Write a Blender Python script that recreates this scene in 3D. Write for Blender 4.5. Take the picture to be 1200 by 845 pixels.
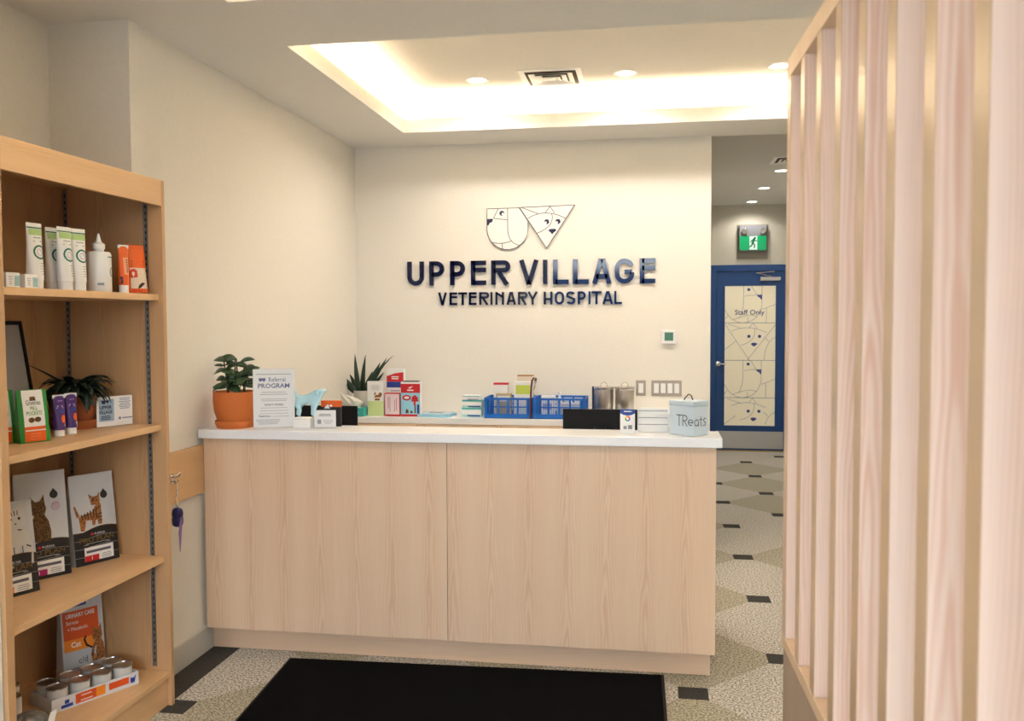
import bpy, bmesh, math, random
from mathutils import Vector, Matrix
R = math.radians
PI = math.pi
for o in list(bpy.data.objects):
    bpy.data.objects.remove(o)
S = bpy.context.scene
COL = S.collection

# ------------------------------------------------------------ camera
cam_data = bpy.data.cameras.new('camera')
cam = bpy.data.objects.new('camera', cam_data)
COL.objects.link(cam)
yaw, pit, rol = R(9.1567), R(2.6091), R(-.206)
fw = Vector((-math.sin(yaw)*math.cos(pit), math.cos(yaw)*math.cos(pit), -math.sin(pit)))
r0 = Vector((math.cos(yaw), math.sin(yaw), 0))
u0 = r0.cross(fw)
rt = r0*math.cos(rol)+u0*math.sin(rol)
up = -r0*math.sin(rol)+u0*math.cos(rol)
cam.matrix_world = Matrix(((rt.x, up.x, -fw.x, 0), (rt.y, up.y, -fw.y, 0), (rt.z, up.z, -fw.z, 1.56), (0, 0, 0, 1)))
cam_data.sensor_width = 36
cam_data.lens = 1036.27/1200*36
cam_data.clip_start = .02
cam_data.dof.use_dof = True
cam_data.dof.focus_distance = 5.0
cam_data.dof.aperture_fstop = 6.3
S.camera = cam

# ------------------------------------------------------------ world, exposure
S.view_settings.view_transform = 'Standard'
S.view_settings.look = 'None'
S.view_settings.gamma = 1
S.view_settings.use_curve_mapping = False
S.view_settings.exposure = 0.78
W = bpy.data.worlds.new('daylight')
S.world = W
W.use_nodes = True
bg = W.node_tree.nodes['Background']
bg.inputs[0].default_value = (.80, .90, 1.0, 1)
bg.inputs[1].default_value = 8.2

def lamp(name, kind, loc, energy, color, rot=(0, 0, 0), **kw):
    d = bpy.data.lights.new(name, kind)
    d.energy = energy
    d.color = color
    for k, v in kw.items():
        setattr(d, k, v)
    o = bpy.data.objects.new(name, d)
    o.location = loc
    o.rotation_euler = rot
    COL.objects.link(o)
    return o
WARM = (1, .84, .64)
WARM2 = (1, .93, .86)
# daylight enters by the shop window behind the camera
lamp('window_daylight', 'AREA', (-.30, -2.42, 1.35), 1, (1, 1, 1), (R(90), 0, 0), shape='RECTANGLE', size=2.8, size_y=2.5).data.cycles.is_portal = True

# ------------------------------------------------------------ materials
def lin(c):
    return tuple(((v/12.92) if v <= .04045 else ((v+.055)/1.055)**2.4) for v in c)
def rgb(r, g, b):
    return lin((r/255, g/255, b/255))
MATS = {}
def mat(name, col, rough=.5, metal=0, emit=0, spec=.5, bump=0, bscale=300, coat=0, alpha=1, ecol=None, trans=0):
    if name in MATS:
        return MATS[name]
    m = bpy.data.materials.new(name)
    m.use_nodes = True
    nt = m.node_tree
    b = nt.nodes['Principled BSDF']
    b.inputs['Base Color'].default_value = (*col, 1)
    b.inputs['Roughness'].default_value = rough
    b.inputs['Metallic'].default_value = metal
    b.inputs['Specular IOR Level'].default_value = spec
    if coat:
        b.inputs['Coat Weight'].default_value = coat
    if trans:
        b.inputs['Transmission Weight'].default_value = trans
    if alpha < 1:
        b.inputs['Alpha'].default_value = alpha
    if emit:
        b.inputs['Emission Color'].default_value = (*(ecol or col), 1)
        b.inputs['Emission Strength'].default_value = emit
    # faint procedural mottling keeps every surface from being one flat tone
    tc = nt.nodes.new('ShaderNodeTexCoord')
    nz = nt.nodes.new('ShaderNodeTexNoise')
    nz.inputs['Scale'].default_value = bscale
    nz.inputs['Detail'].default_value = 3
    nt.links.new(tc.outputs['Object'], nz.inputs['Vector'])
    mx = nt.nodes.new('ShaderNodeMixRGB')
    mx.blend_type = 'MULTIPLY'
    mx.inputs[0].default_value = .08
    mx.inputs[1].default_value = (*col, 1)
    nt.links.new(nz.outputs[0], mx.inputs[2])
    nt.links.new(mx.outputs[0], b.inputs['Base Color'])
    if bump:
        bp = nt.nodes.new('ShaderNodeBump')
        bp.inputs['Strength'].default_value = bump
        bp.inputs['Distance'].default_value = .002
        nt.links.new(nz.outputs[0], bp.inputs['Height'])
        nt.links.new(bp.outputs[0], b.inputs['Normal'])
    MATS[name] = m
    return m

def wood(name, light, dark, across='X', along='Z', period=.17, rough=.42, strength=.5, spec=.5, cath=1.0):
    """Maple laminate: fine straight pores plus slender cathedral figures repeated every `period` across."""
    m = bpy.data.materials.new(name)
    m.use_nodes = True
    nt = m.node_tree
    N, L = nt.nodes, nt.links
    b = N['Principled BSDF']
    b.inputs['Roughness'].default_value = rough
    b.inputs['Specular IOR Level'].default_value = spec
    tc = N.new('ShaderNodeTexCoord')
    oi = N.new('ShaderNodeObjectInfo')
    ad = N.new('ShaderNodeVectorMath'); ad.operation = 'MULTIPLY_ADD'
    cb = N.new('ShaderNodeCombineXYZ')
    for i in range(3):
        L.new(oi.outputs['Random'], cb.inputs[i])
    ad.inputs[1].default_value = (7, 7, 7)
    L.new(cb.outputs[0], ad.inputs[0])
    L.new(tc.outputs['Object'], ad.inputs[2])
    sep = N.new('ShaderNodeSeparateXYZ')
    L.new(ad.outputs[0], sep.inputs[0])
    ax, al = sep.outputs[across], sep.outputs[along]
    def math_(op, a, bb=None, cc=None):
        n = N.new('ShaderNodeMath'); n.operation = op
        for i, v in enumerate((a, bb, cc)):
            if v is None:
                continue
            if isinstance(v, (int, float)):
                n.inputs[i].default_value = v
            else:
                L.new(v, n.inputs[i])
        return n.outputs[0]
    # soft wobble of the board lines
    c1 = N.new('ShaderNodeCombineXYZ')
    L.new(math_('MULTIPLY', ax, 9), c1.inputs[0])
    L.new(math_('MULTIPLY', al, 1.3), c1.inputs[1])
    wob = N.new('ShaderNodeTexNoise'); wob.inputs['Scale'].default_value = 1.6; wob.inputs['Detail'].default_value = 2
    L.new(c1.outputs[0], wob.inputs['Vector'])
    # cathedral: distance from strip centre, bent into long nested arches
    fr = math_('FRACT', math_('DIVIDE', ax, period))
    dist = math_('MULTIPLY', math_('ABSOLUTE', math_('SUBTRACT', fr, .5)), 2)
    bow = math_('ADD', math_('MULTIPLY', math_('POWER', dist, 1.4), 9), math_('MULTIPLY', al, 3.0))
    rings = math_('SINE', math_('MULTIPLY', math_('ADD', bow, math_('MULTIPLY', wob.outputs[0], 5)), 6.0))
    ringm = math_('MULTIPLY', math_('MULTIPLY', math_('ADD', rings, 1), .5), math_('POWER', math_('SUBTRACT', 1, dist), 1.6))
    # fine pores
    c2 = N.new('ShaderNodeCombineXYZ')
    L.new(math_('MULTIPLY', ax, 260), c2.inputs[0])
    L.new(math_('MULTIPLY', al, 5), c2.inputs[1])
    por = N.new('ShaderNodeTexNoise'); por.inputs['Scale'].default_value = 1; por.inputs['Detail'].default_value = 3
    L.new(c2.outputs[0], por.inputs['Vector'])
    # broad tone bands
    c3 = N.new('ShaderNodeCombineXYZ')
    L.new(math_('MULTIPLY', ax, 14), c3.inputs[0])
    L.new(math_('MULTIPLY', al, .5), c3.inputs[1])
    ban = N.new('ShaderNodeTexNoise'); ban.inputs['Scale'].default_value = 1; ban.inputs['Detail'].default_value = 2
    L.new(c3.outputs[0], ban.inputs['Vector'])
    f = math_('ADD', math_('MULTIPLY', ringm, .55*cath), math_('ADD', math_('MULTIPLY', por.outputs[0], .55), math_('MULTIPLY', ban.outputs[0], .6)))
    f = math_('MULTIPLY', math_('SUBTRACT', f, .3), strength*1.5)
    cl = N.new('ShaderNodeClamp'); L.new(f, cl.inputs[0])
    mx = N.new('ShaderNodeMixRGB')
    mx.inputs[1].default_value = (*light, 1)
    mx.inputs[2].default_value = (*dark, 1)
    L.new(cl.outputs[0], mx.inputs[0])
    L.new(mx.outputs[0], b.inputs['Base Color'])
    bp = N.new('ShaderNodeBump'); bp.inputs['Strength'].default_value = .06; bp.inputs['Distance'].default_value = .001
    L.new(por.outputs[0], bp.inputs['Height'])
    L.new(bp.outputs[0], b.inputs['Normal'])
    MATS[name] = m
    return m

def carpet(name, a, bcol, scale=180, low=.4, high=.6):
    m = bpy.data.materials.new(name)
    m.use_nodes = True
    nt = m.node_tree; N, L = nt.nodes, nt.links
    b = N['Principled BSDF']
    b.inputs['Roughness'].default_value = .95
    b.inputs['Specular IOR Level'].default_value = .15
    tc = N.new('ShaderNodeTexCoord')
    nz = N.new('ShaderNodeTexNoise'); nz.inputs['Scale'].default_value = scale; nz.inputs['Detail'].default_value = 2
    L.new(tc.outputs['Object'], nz.inputs['Vector'])
    rp = N.new('ShaderNodeValToRGB')
    rp.color_ramp.elements[0].position = low; rp.color_ramp.elements[0].color = (*a, 1)
    rp.color_ramp.elements[1].position = high; rp.color_ramp.elements[1].color = (*bcol, 1)
    L.new(nz.outputs[0], rp.inputs[0])
    L.new(rp.outputs[0], b.inputs['Base Color'])
    bp = N.new('ShaderNodeBump'); bp.inputs['Strength'].default_value = .5; bp.inputs['Distance'].default_value = .004
    L.new(nz.outputs[0], bp.inputs['Height']); L.new(bp.outputs[0], b.inputs['Normal'])
    MATS[name] = m
    return m

PAINT = mat('wall paint', rgb(236, 231, 220), .75, bscale=60, bump=.05)
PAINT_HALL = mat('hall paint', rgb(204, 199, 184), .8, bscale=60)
CEIL = mat('ceiling paint', rgb(238, 235, 228), .9, bscale=40)
LIPM = mat('tray paint', rgb(240, 234, 222), .8, bscale=40)
BASEB = mat('baseboard vinyl', rgb(200, 197, 188), .45)
MAPLE_X = wood('maple laminate upright', rgb(230, 203, 172), rgb(204, 160, 128), 'X', 'Z')
MAPLE_Y = wood('maple laminate along y', rgb(226, 186, 138), rgb(186, 138, 92), 'X', 'Y', cath=.5)
MAPLE_YZ = wood('maple laminate side', rgb(226, 186, 138), rgb(186, 138, 92), 'Z', 'Y', cath=.4, period=.09)
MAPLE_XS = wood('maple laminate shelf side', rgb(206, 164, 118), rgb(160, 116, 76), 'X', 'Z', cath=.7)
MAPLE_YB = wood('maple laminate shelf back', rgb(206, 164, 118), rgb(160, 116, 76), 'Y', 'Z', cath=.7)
MAPLE_T = wood('maple laminate toe', rgb(226, 194, 162), rgb(190, 150, 116), 'Z', 'X', cath=.3)
FIN = wood('solid maple fin', rgb(234, 214, 200), rgb(216, 174, 152), 'X', 'Z', period=.12, rough=.3, strength=.5, cath=1.6)
FINP = wood('maple panel', rgb(226, 198, 166), rgb(188, 148, 112), 'Y', 'Z', rough=.4, cath=.6)
WHITE = mat('white plastic', rgb(238, 238, 236), .4)
QUARTZ = mat('white quartz', rgb(246, 247, 249), .25, bscale=120)
STEEL = mat('brushed steel', (.62, .6, .57), .28, 1, bscale=400)
CHROME = mat('chrome', (.75, .75, .75), .12, 1)
DARKM = mat('dark recess', rgb(30, 26, 22), .6)
BLACK = mat('black plastic', rgb(16, 16, 18), .65, spec=.3)
NAVYG = mat('glossy navy acrylic', rgb(8, 20, 58), .06, 0, spec=.42)
NAVY = mat('navy ink', rgb(22, 30, 70), .4)
LINEK = mat('thin black line', rgb(40, 40, 44), .5)
DOORB = mat('blue door paint', rgb(14, 68, 128), .35)
TERRA = mat('terracotta', rgb(206, 112, 48), .7, bump=.2, bscale=90)
SOIL = mat('potting soil', rgb(38, 28, 20), .95, bump=.8, bscale=120)
LEAF = mat('leaf green', rgb(44, 74, 36), .35, spec=.6)
LEAFD = mat('dark leaf green', rgb(20, 40, 28), .4)
LEAFS = mat('snake plant green', rgb(40, 62, 44), .4)
STEM = mat('stem brown', rgb(50, 44, 28), .6)
PAPER = mat('white paper', rgb(240, 240, 238), .55)
GREYINK = mat('grey ink', rgb(140, 142, 148), .6)
ORANGE = mat('orange print', rgb(232, 98, 22), .4)
RED = mat('red print', rgb(206, 28, 34), .4)
TEAL = mat('teal print', rgb(60, 176, 170), .45)
TEALL = mat('pale teal print', rgb(176, 224, 216), .45)
SKY = mat('light blue print', rgb(150, 208, 232), .45)
LGREEN = mat('pale green print', rgb(206, 226, 160), .5)
GREEN = mat('green print', rgb(28, 140, 52), .4)
PURPLE = mat('purple print', rgb(74, 34, 110), .35)
MAGENTA = mat('magenta print', rgb(176, 24, 112), .4)
BLUEP = mat('blue print', rgb(30, 62, 150), .4)
BLACKP = mat('black print', rgb(20, 20, 22), .45)
BAGW = mat('silver white bag film', rgb(200, 202, 206), .35, bump=.3, bscale=30)
BROWN1 = carpet('tabby brown fur print', rgb(78, 58, 38), rgb(128, 98, 66), 120, .3, .7)
BROWN2 = carpet('ginger tabby fur print', rgb(112, 68, 38), rgb(190, 130, 80), 120, .3, .7)
BROWND = mat('dark stripe', rgb(48, 30, 22), .5)
CRATE = mat('blue crate plastic', rgb(6, 104, 200), .4)
GOLD = mat('gold ink', rgb(120, 92, 40), .4)
YEL = mat('yellow green label', rgb(206, 220, 90), .5)

# ------------------------------------------------------------ mesh helpers
class M:
    def __init__(s):
        s.v, s.f = [], []
    def add(s, vs, fs):
        n = len(s.v)
        s.v += [tuple(v) for v in vs]
        s.f += [tuple(i+n for i in f) for f in fs]
        return s
    def box(s, x0, x1, y0, y1, z0, z1):
        return s.add([(x0, y0, z0), (x1, y0, z0), (x1, y1, z0), (x0, y1, z0), (x0, y0, z1), (x1, y0, z1), (x1, y1, z1), (x0, y1, z1)],
                     [(0, 3, 2, 1), (4, 5, 6, 7), (0, 1, 5, 4), (1, 2, 6, 5), (2, 3, 7, 6), (3, 0, 4, 7)])
    def prism(s, pts, y0, y1):      # polygon in x,z extruded along y
        n = len(pts)
        vs = [(p[0], y0, p[1]) for p in pts]+[(p[0], y1, p[1]) for p in pts]
        fs = [tuple(range(n)), tuple(range(2*n-1, n-1, -1))]+[(i, i+n, (i+1) % n+n, (i+1) % n) for i in range(n)]
        return s.add(vs, fs)
    def flat(s, pts, z0, z1):       # polygon in x,y extruded along z
        n = len(pts)
        vs = [(p[0], p[1], z0) for p in pts]+[(p[0], p[1], z1) for p in pts]
        fs = [tuple(range(n-1, -1, -1)), tuple(range(n, 2*n))]+[(i, (i+1) % n, (i+1) % n+n, i+n) for i in range(n)]
        return s.add(vs, fs)
    def lathe(s, prof, n=28, cx=0, cy=0, caps=True):
        vs, fs = [], []
        for r, z in prof:
            for i in range(n):
                a = 2*PI*i/n
                vs.append((cx+r*math.cos(a), cy+r*math.sin(a), z))
        for j in range(len(prof)-1):
            for i in range(n):
                k = (i+1) % n
                fs.append((j*n+i, j*n+k, (j+1)*n+k, (j+1)*n+i))
        if caps:
            fs.append(tuple(range(n-1, -1, -1)))
            fs.append(tuple((len(prof)-1)*n+i for i in range(n)))
        return s.add(vs, fs)
    def tube(s, pts, r, n=8, taper=None):
        pts = [Vector(p) for p in pts]
        vs, fs = [], []
        for j, p in enumerate(pts):
            d = (pts[min(j+1, len(pts)-1)]-pts[max(j-1, 0)]).normalized()
            a = d.orthogonal() if abs(d.z) > .99 else d.cross(Vector((0, 0, 1)))
            a.normalize(); b = d.cross(a)
            rr = r if taper is None else r+(taper-r)*j/(len(pts)-1)
            for i in range(n):
                t = 2*PI*i/n
                vs.append(p+a*rr*math.cos(t)+b*rr*math.sin(t))
        for j in range(len(pts)-1):
            for i in range(n):
                k = (i+1) % n
                fs.append((j*n+i, j*n+k, (j+1)*n+k, (j+1)*n+i))
        fs.append(tuple(range(n-1, -1, -1)))
        fs.append(tuple((len(pts)-1)*n+i for i in range(n)))
        return s.add(vs, fs)
    def sections(s, secs):          # list of closed loops, equal length
        n = len(secs[0]); vs = [p for q in secs for p in q]; fs = []
        for j in range(len(secs)-1):
            for i in range(n):
                k = (i+1) % n
                fs.append((j*n+i, j*n+k, (j+1)*n+k, (j+1)*n+i))
        fs.append(tuple(range(n-1, -1, -1)))
        fs.append(tuple((len(secs)-1)*n+i for i in range(n)))
        return s.add(vs, fs)
    def build(s, name, m, parent=None, smooth=False, bevel=0, seg=2):
        me = bpy.data.meshes.new(name)
        me.from_pydata([tuple(v) for v in s.v], [], s.f)
        bm = bmesh.new(); bm.from_mesh(me)
        bmesh.ops.recalc_face_normals(bm, faces=bm.faces)
        bm.to_mesh(me); bm.free()
        me.materials.append(m)
        if smooth:
            for p in me.polygons:
                p.use_smooth = True
            try:
                me.set_sharp_from_angle(angle=R(40))
            except Exception:
                pass
        o = bpy.data.objects.new(name, me)
        COL.objects.link(o)
        if parent is not None:
            o.parent = parent
        if bevel:
            b = o.modifiers.new('bevel', 'BEVEL')
            b.width = bevel; b.segments = seg; b.limit_method = 'ANGLE'; b.angle_limit = R(35)
            b.harden_normals = False
        return o

def thing(name, label, cat, loc=(0, 0, 0), rz=0, group=None, rot=None):
    o = bpy.data.objects.new(name, None)
    o.empty_display_size = .05
    o.location = loc
    o.rotation_euler = rot or (0, 0, rz)
    COL.objects.link(o)
    o['label'] = label; o['category'] = cat
    if group:
        o['group'] = group
    return o
def tag(o, label, cat, group=None):
    o['label'] = label; o['category'] = cat
    if group:
        o['group'] = group
    return o
def struct(name, m_, mt, parent=None, bevel=0):
    o = m_.build(name, mt, parent, bevel=bevel)
    if parent is None:
        o['kind'] = 'structure'
    return o
def kids(o):
    return [c for c in list(bpy.data.objects) if c.parent == o]
def dup(root, loc, rz=None, label=None):
    r = root.copy(); COL.objects.link(r); r.location = loc
    if rz is not None:
        r.rotation_euler = (0, 0, rz)
    if label:
        r['label'] = label
    for c in kids(root):
        d = c.copy(); COL.objects.link(d); d.parent = r
        for g in kids(c):
            e = g.copy(); COL.objects.link(e); e.parent = d
    return r

# -------- print helper: flat artwork draped on a front surface given by fn(x, s, offset) -> (x, y, z)
def plane_map(y0=0, k=0, z0=0):
    return lambda x, s, d: (x, y0+k*s-d, z0+s)
class Art:
    def __init__(s, fn, d=.0006):
        s.fn, s.d, s.v, s.f = fn, d, [], []
    def poly(s, pts):
        n = len(s.v)
        s.v += [s.fn(x, z, s.d) for x, z in pts]
        s.f.append(tuple(range(n, n+len(pts))))
        return s
    def rect(s, x0, x1, z0, z1, nx=1, nz=1):
        n = len(s.v)
        for j in range(nz+1):
            for i in range(nx+1):
                s.v.append(s.fn(x0+(x1-x0)*i/nx, z0+(z1-z0)*j/nz, s.d))
        for j in range(nz):
            for i in range(nx):
                a = n+j*(nx+1)+i
                s.f.append((a, a+1, a+nx+2, a+nx+1))
        return s
    def disk(s, cx, cz, r, n=18, rz=None):
        rz = rz or r
        return s.poly([(cx+r*math.cos(2*PI*i/n), cz+rz*math.sin(2*PI*i/n)) for i in range(n)])
    def ring(s, cx, cz, r, w, n=24, a0=0, a1=2*PI):
        for i in range(n):
            t0 = a0+(a1-a0)*i/n; t1 = a0+(a1-a0)*(i+1)/n
            s.poly([(cx+(r-w/2)*math.cos(t0), cz+(r-w/2)*math.sin(t0)), (cx+(r+w/2)*math.cos(t0), cz+(r+w/2)*math.sin(t0)),
                    (cx+(r+w/2)*math.cos(t1), cz+(r+w/2)*math.sin(t1)), (cx+(r-w/2)*math.cos(t1), cz+(r-w/2)*math.sin(t1))])
        return s
    def stroke(s, pts, w):
        for (a, b), (c, d) in zip(pts, pts[1:]):
            l = math.hypot(c-a, d-b) or 1
            nx, nz = -(d-b)/l*w/2, (c-a)/l*w/2
            ex, ez = (c-a)/l*w*.3, (d-b)/l*w*.3
            s.poly([(a-nx-ex, b-nz-ez), (c-nx+ex, d-nz+ez), (c+nx+ex, d+nz+ez), (a+nx-ex, b+nz-ez)])
        return s
    def text(s, string, x, z, size, align='CENTER', bold=0.0, width=None, sx=1.0):
        cu = bpy.data.curves.new('t', 'FONT')
        cu.body = string; cu.size = size; cu.align_x = align; cu.resolution_u = 2
        cu.offset = bold*size
        ob = bpy.data.objects.new('t', cu)
        COL.objects.link(ob)
        bpy.context.view_layer.update()
        me = bpy.data.meshes.new_from_object(ob.evaluated_get(bpy.context.evaluated_depsgraph_get()))
        vs = [v.co.copy() for v in me.vertices]
        if vs and width:
            w0 = max(v.x for v in vs)-min(v.x for v in vs)
            sx = width/w0
        n = len(s.v)
        s.v += [s.fn(x+v.x*sx, z+v.y, s.d) for v in vs]
        s.f += [tuple(n+i for i in p.vertices) for p in me.polygons]
        bpy.data.objects.remove(ob); bpy.data.curves.remove(cu); bpy.data.meshes.remove(me)
        return s
    def lines(s, x0, x1, z0, z1, n, h=.0012, seed=1):
        rd = random.Random(seed)
        for i in range(n):
            z = z1-(z1-z0)*i/max(1, n-1)
            c = (x0+x1)/2; hw = (x1-x0)/2*rd.uniform(.65, 1)
            s.rect(c-hw, c+hw, z-h/2, z+h/2)
        return s
    def build(s, name, m, parent=None, label=None):
        me = bpy.data.meshes.new(name)
        me.from_pydata(s.v, [], s.f)
        me.materials.append(m)
        o = bpy.data.objects.new(name, me); COL.objects.link(o)
        o.parent = parent
        if label:
            o['label'] = label
        if name in ('small_print', 'header_print', 'green_print', 'pale_marks', 'pale_print', 'red_print', 'dark_print', 'printed_name', 'gold_print', 'printed_cat_markings', 'blue_marks', 'printed_pattern'):
            o['kind'] = 'stuff'
        return o

def arc(cx, cz, r, a0, a1, n=10, rz=None):
    rz = rz or r
    return [(cx+r*math.cos(R(a0+(a1-a0)*i/n)), cz+rz*math.sin(R(a0+(a1-a0)*i/n))) for i in range(n+1)]
def bez(p0, p1, p2, n=8):
    return [((1-t)**2*p0[0]+2*t*(1-t)*p1[0]+t*t*p2[0], (1-t)**2*p0[1]+2*t*(1-t)*p1[1]+t*t*p2[1]) for t in [i/n for i in range(n+1)]]

# solid stroked strips in the x,z plane with thickness in y
def strip(m, pts, w, y0, y1):
    """One continuous mitred ribbon."""
    n = len(pts); L_, R_ = [], []
    for i in range(n):
        a = pts[max(i-1, 0)]; b = pts[min(i+1, n-1)]
        if 0 < i < n-1:
            d1 = Vector((pts[i][0]-a[0], pts[i][1]-a[1])).normalized(); d2 = Vector((b[0]-pts[i][0], b[1]-pts[i][1])).normalized()
            d = (d1+d2)
            d = d.normalized() if d.length > 1e-6 else d1
            k = 1/max(.35, d.dot(d1))
        else:
            d = Vector((b[0]-a[0], b[1]-a[1])).normalized(); k = 1
        nx, nz = -d.y*w/2*k, d.x*w/2*k
        L_.append((pts[i][0]+nx, pts[i][1]+nz)); R_.append((pts[i][0]-nx, pts[i][1]-nz))
    for i in range(n-1):
        m.prism([L_[i], R_[i], R_[i+1], L_[i+1]], y0, y1)
    return m

# ============================================================ THE SETTING
XL, YB, ZC = -2.095, 6.05, 2.775
XR = 1.75
# floor slab and carpet pieces
floor = struct('floor', M().box(-2.6, 2.0, -2.5, 10.9, -.12, -.006), mat('carpet backing', rgb(120, 112, 96), .95))
def clip(poly, x0, x1, y0, y1):
    def cut(ps, ins, inter):
        out = []
        for i, p in enumerate(ps):
            q = ps[(i+1) % len(ps)]
            if ins(p):
                out.append(p)
                if not ins(q): out.append(inter(p, q))
            elif ins(q):
                out.append(inter(p, q))
        return out
    for k, v, sgn in ((0, x0, 1), (0, x1, -1), (1, y0, 1), (1, y1, -1)):
        if not poly: return []
        poly = cut(poly, lambda p: (p[k]-v)*sgn >= 0,
                   lambda p, q: tuple(p[j]+(q[j]-p[j])*(v-p[k])/(q[k]-p[k]) for j in (0, 1)))
    return poly
CP = {
 'olive': carpet('olive beige carpet', rgb(132, 125, 108), rgb(204, 198, 178), 110),
 'light': carpet('speckled light carpet', rgb(134, 128, 118), rgb(226, 221, 210), 110, .38, .6),
 'mid': carpet('mid beige carpet', rgb(136, 130, 115), rgb(214, 208, 192), 110),
 'dark': carpet('charcoal carpet', rgb(52, 50, 48), rgb(86, 84, 80), 200),
}
DX, DY = .4145, .885
rnd = random.Random(4)
EX0 = -1.95
for c in range(-5, 5):
    xc = .165+c*DX
    off = 3.70 if c % 2 == 0 else 3.255
    for r in range(-7, 9):
        ym = off+r*DY
        rect = clip([(xc-.062, ym-.06), (xc+.062, ym-.06), (xc+.062, ym+.06), (xc-.062, ym+.06)], EX0, XR, -2.38, 10.74)
        if len(rect) > 2 and abs(ym) < 12:
            M().flat(rect, -.0055, .0004).build('carpet_inset', CP['dark'], floor)
        yc = ym+DY/2
        o8 = [(xc-.062, yc+.3825), (xc-.3525, yc+.06), (xc-.3525, yc-.06), (xc-.062, yc-.3825), (xc+.062, yc-.3825), (xc+.3525, yc-.06), (xc+.3525, yc+.06), (xc+.062, yc+.3825)]
        o8 = clip(o8, EX0, XR, -2.38, 10.74)
        if len(o8) > 2:
            kind = ('olive' if c % 2 == 0 else 'light') if rnd.random() < .7 else rnd.choice(['mid', 'olive', 'light'])
            if c % 2 == 0 and r in (0, -1): kind = 'olive'
            if c == 1 and r in (0, 1): kind = 'light'
            M().flat(o8, -.0055, 0).build('carpet_tile', CP[kind], floor)
M().box(XL, EX0, 2.36, 6.05, -.0055, .0004).build('carpet_border', CP['dark'], floor)

# walls
struct('wall_left', M().box(XL-.5, XL, 3.325, 6.3, -.1, 3.3), PAINT)
struct('wall_left_recess', M().box(-2.6, -2.455, 2.30, 3.325, -.1, 3.3), PAINT)
struct('wall_left_front', M().box(-2.55, -1.945, -2.55, 2.352, -.1, 2.775), PAINT)
struct('wall_back', M().box(XL, .369, 6.05, 6.2, -.1, 3.3), PAINT)
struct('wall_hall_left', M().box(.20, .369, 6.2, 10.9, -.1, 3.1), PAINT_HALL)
struct('wall_right', M().box(XR, XR+.15, -2.55, 10.9, -.1, 3.3), PAINT)
w = M()
DYW = 10.75
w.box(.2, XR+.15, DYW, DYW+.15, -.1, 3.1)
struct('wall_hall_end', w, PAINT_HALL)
w = M()
w.box(-2.55, -1.7, -2.55, -2.4, -.1, 3.3).box(1.1, 1.9, -2.55, -2.4, -.1, 3.3).box(-1.7, 1.1, -2.55, -2.4, 2.6, 3.3).box(-1.7, 1.1, -2.55, -2.4, -.1, .1)
struct('wall_front', w, PAINT)
struct('ground', M().box(-14, 14, -18, -2.56, -.2, -.1), mat('pavement outside', rgb(130, 128, 124), .9, bscale=20))

struct('unseen_building', M().box(-14, 14, -18, -16, -.1, 3.15), mat('dark blue reflected face', rgb(52, 84, 128), .7, bscale=4))  # unseen block added to darken the lower reflection in the navy letters
# ceiling with two lit trays
TX0, TX1 = -1.61, 1.35
trays = [(3.765, 5.605), (1.35, 3.215)]
cm = M()
ys = [-2.55, 1.35, 3.215, 3.765, 5.605, 6.07]
for a, b in ((0, 1), (2, 3), (4, 5)):
    cm.box(-2.55, XR+.1, ys[a], ys[b], ZC, ZC+.03)
for a, b in trays:
    cm.box(-2.55, TX0, a, b, ZC, ZC+.03).box(TX1, XR+.1, a, b, ZC, ZC+.03)
struct('ceiling', cm, CEIL)
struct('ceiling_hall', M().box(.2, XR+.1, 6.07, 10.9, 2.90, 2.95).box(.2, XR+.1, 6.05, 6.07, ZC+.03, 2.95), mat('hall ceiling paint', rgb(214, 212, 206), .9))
ti = 0
for a, b in trays:
    ti += 1
    lip = M()      # upstand around the opening
    lz = 2.862
    lip.box(TX0-.02, TX0, a-.02, b+.02, ZC+.03, lz).box(TX1, TX1+.02, a-.02, b+.02, ZC+.03, lz)
    lip.box(TX0, TX1, a-.02, a, ZC+.03, lz).box(TX0, TX1, b, b+.02, ZC+.03, lz)
    lo = struct('trim_%d' % ti, lip, LIPM)
    e = .16
    rec = M()
    zt = 3.0
    rec.box(TX0-e, TX1+e, a-e, b+e, zt, zt+.05)
    rec.box(TX0-e-.03, TX0-e, a-e, b+e, ZC+.03, zt+.05).box(TX1+e, TX1+e+.03, a-e, b+e, ZC+.03, zt+.05)
    rec.box(TX0-e, TX1+e, a-e-.03, a-e, ZC+.03, zt).box(TX0-e, TX1+e, b+e, b+e+.03, ZC+.03, zt)
    struct('ceiling_tray_%d' % ti, rec, LIPM)
    # led strip lies on the ledge behind the upstand
    led = mat('warm led', (1, .80, .55), .5, emit=3)
    st = M()
    st.box(TX0-.10, TX0-.07, a, b, ZC+.031, ZC+.041).box(TX1+.07, TX1+.10, a, b, ZC+.031, ZC+.041)
    st.box(TX0, TX1, b+.07, b+.10, ZC+.031, ZC+.041).box(TX0, TX1, a-.10, a-.07, ZC+.031, ZC+.041)
    so = st.build('led_strip', led)
    tag(so, 'warm LED strip glowing behind the edge of the %s ceiling tray' % ('back' if ti == 1 else 'front'), 'light strip')
    E_ = 7 if ti == 1 else 6
    for (cx, cy, sx, sy) in ((TX0-.075, (a+b)/2, .04, b-a), (TX1+.075, (a+b)/2, .04, b-a), ((TX0+TX1)/2, b+.075, TX1-TX0, .04), ((TX0+TX1)/2, a-.075, TX1-TX0, .04)):
        lamp('cove_lamp', 'AREA', (cx, cy, ZC+.06), E_*max(sx, sy)/2, WARM, (R(180), 0, 0), shape='RECTANGLE', size=sx, size_y=sy)

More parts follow.
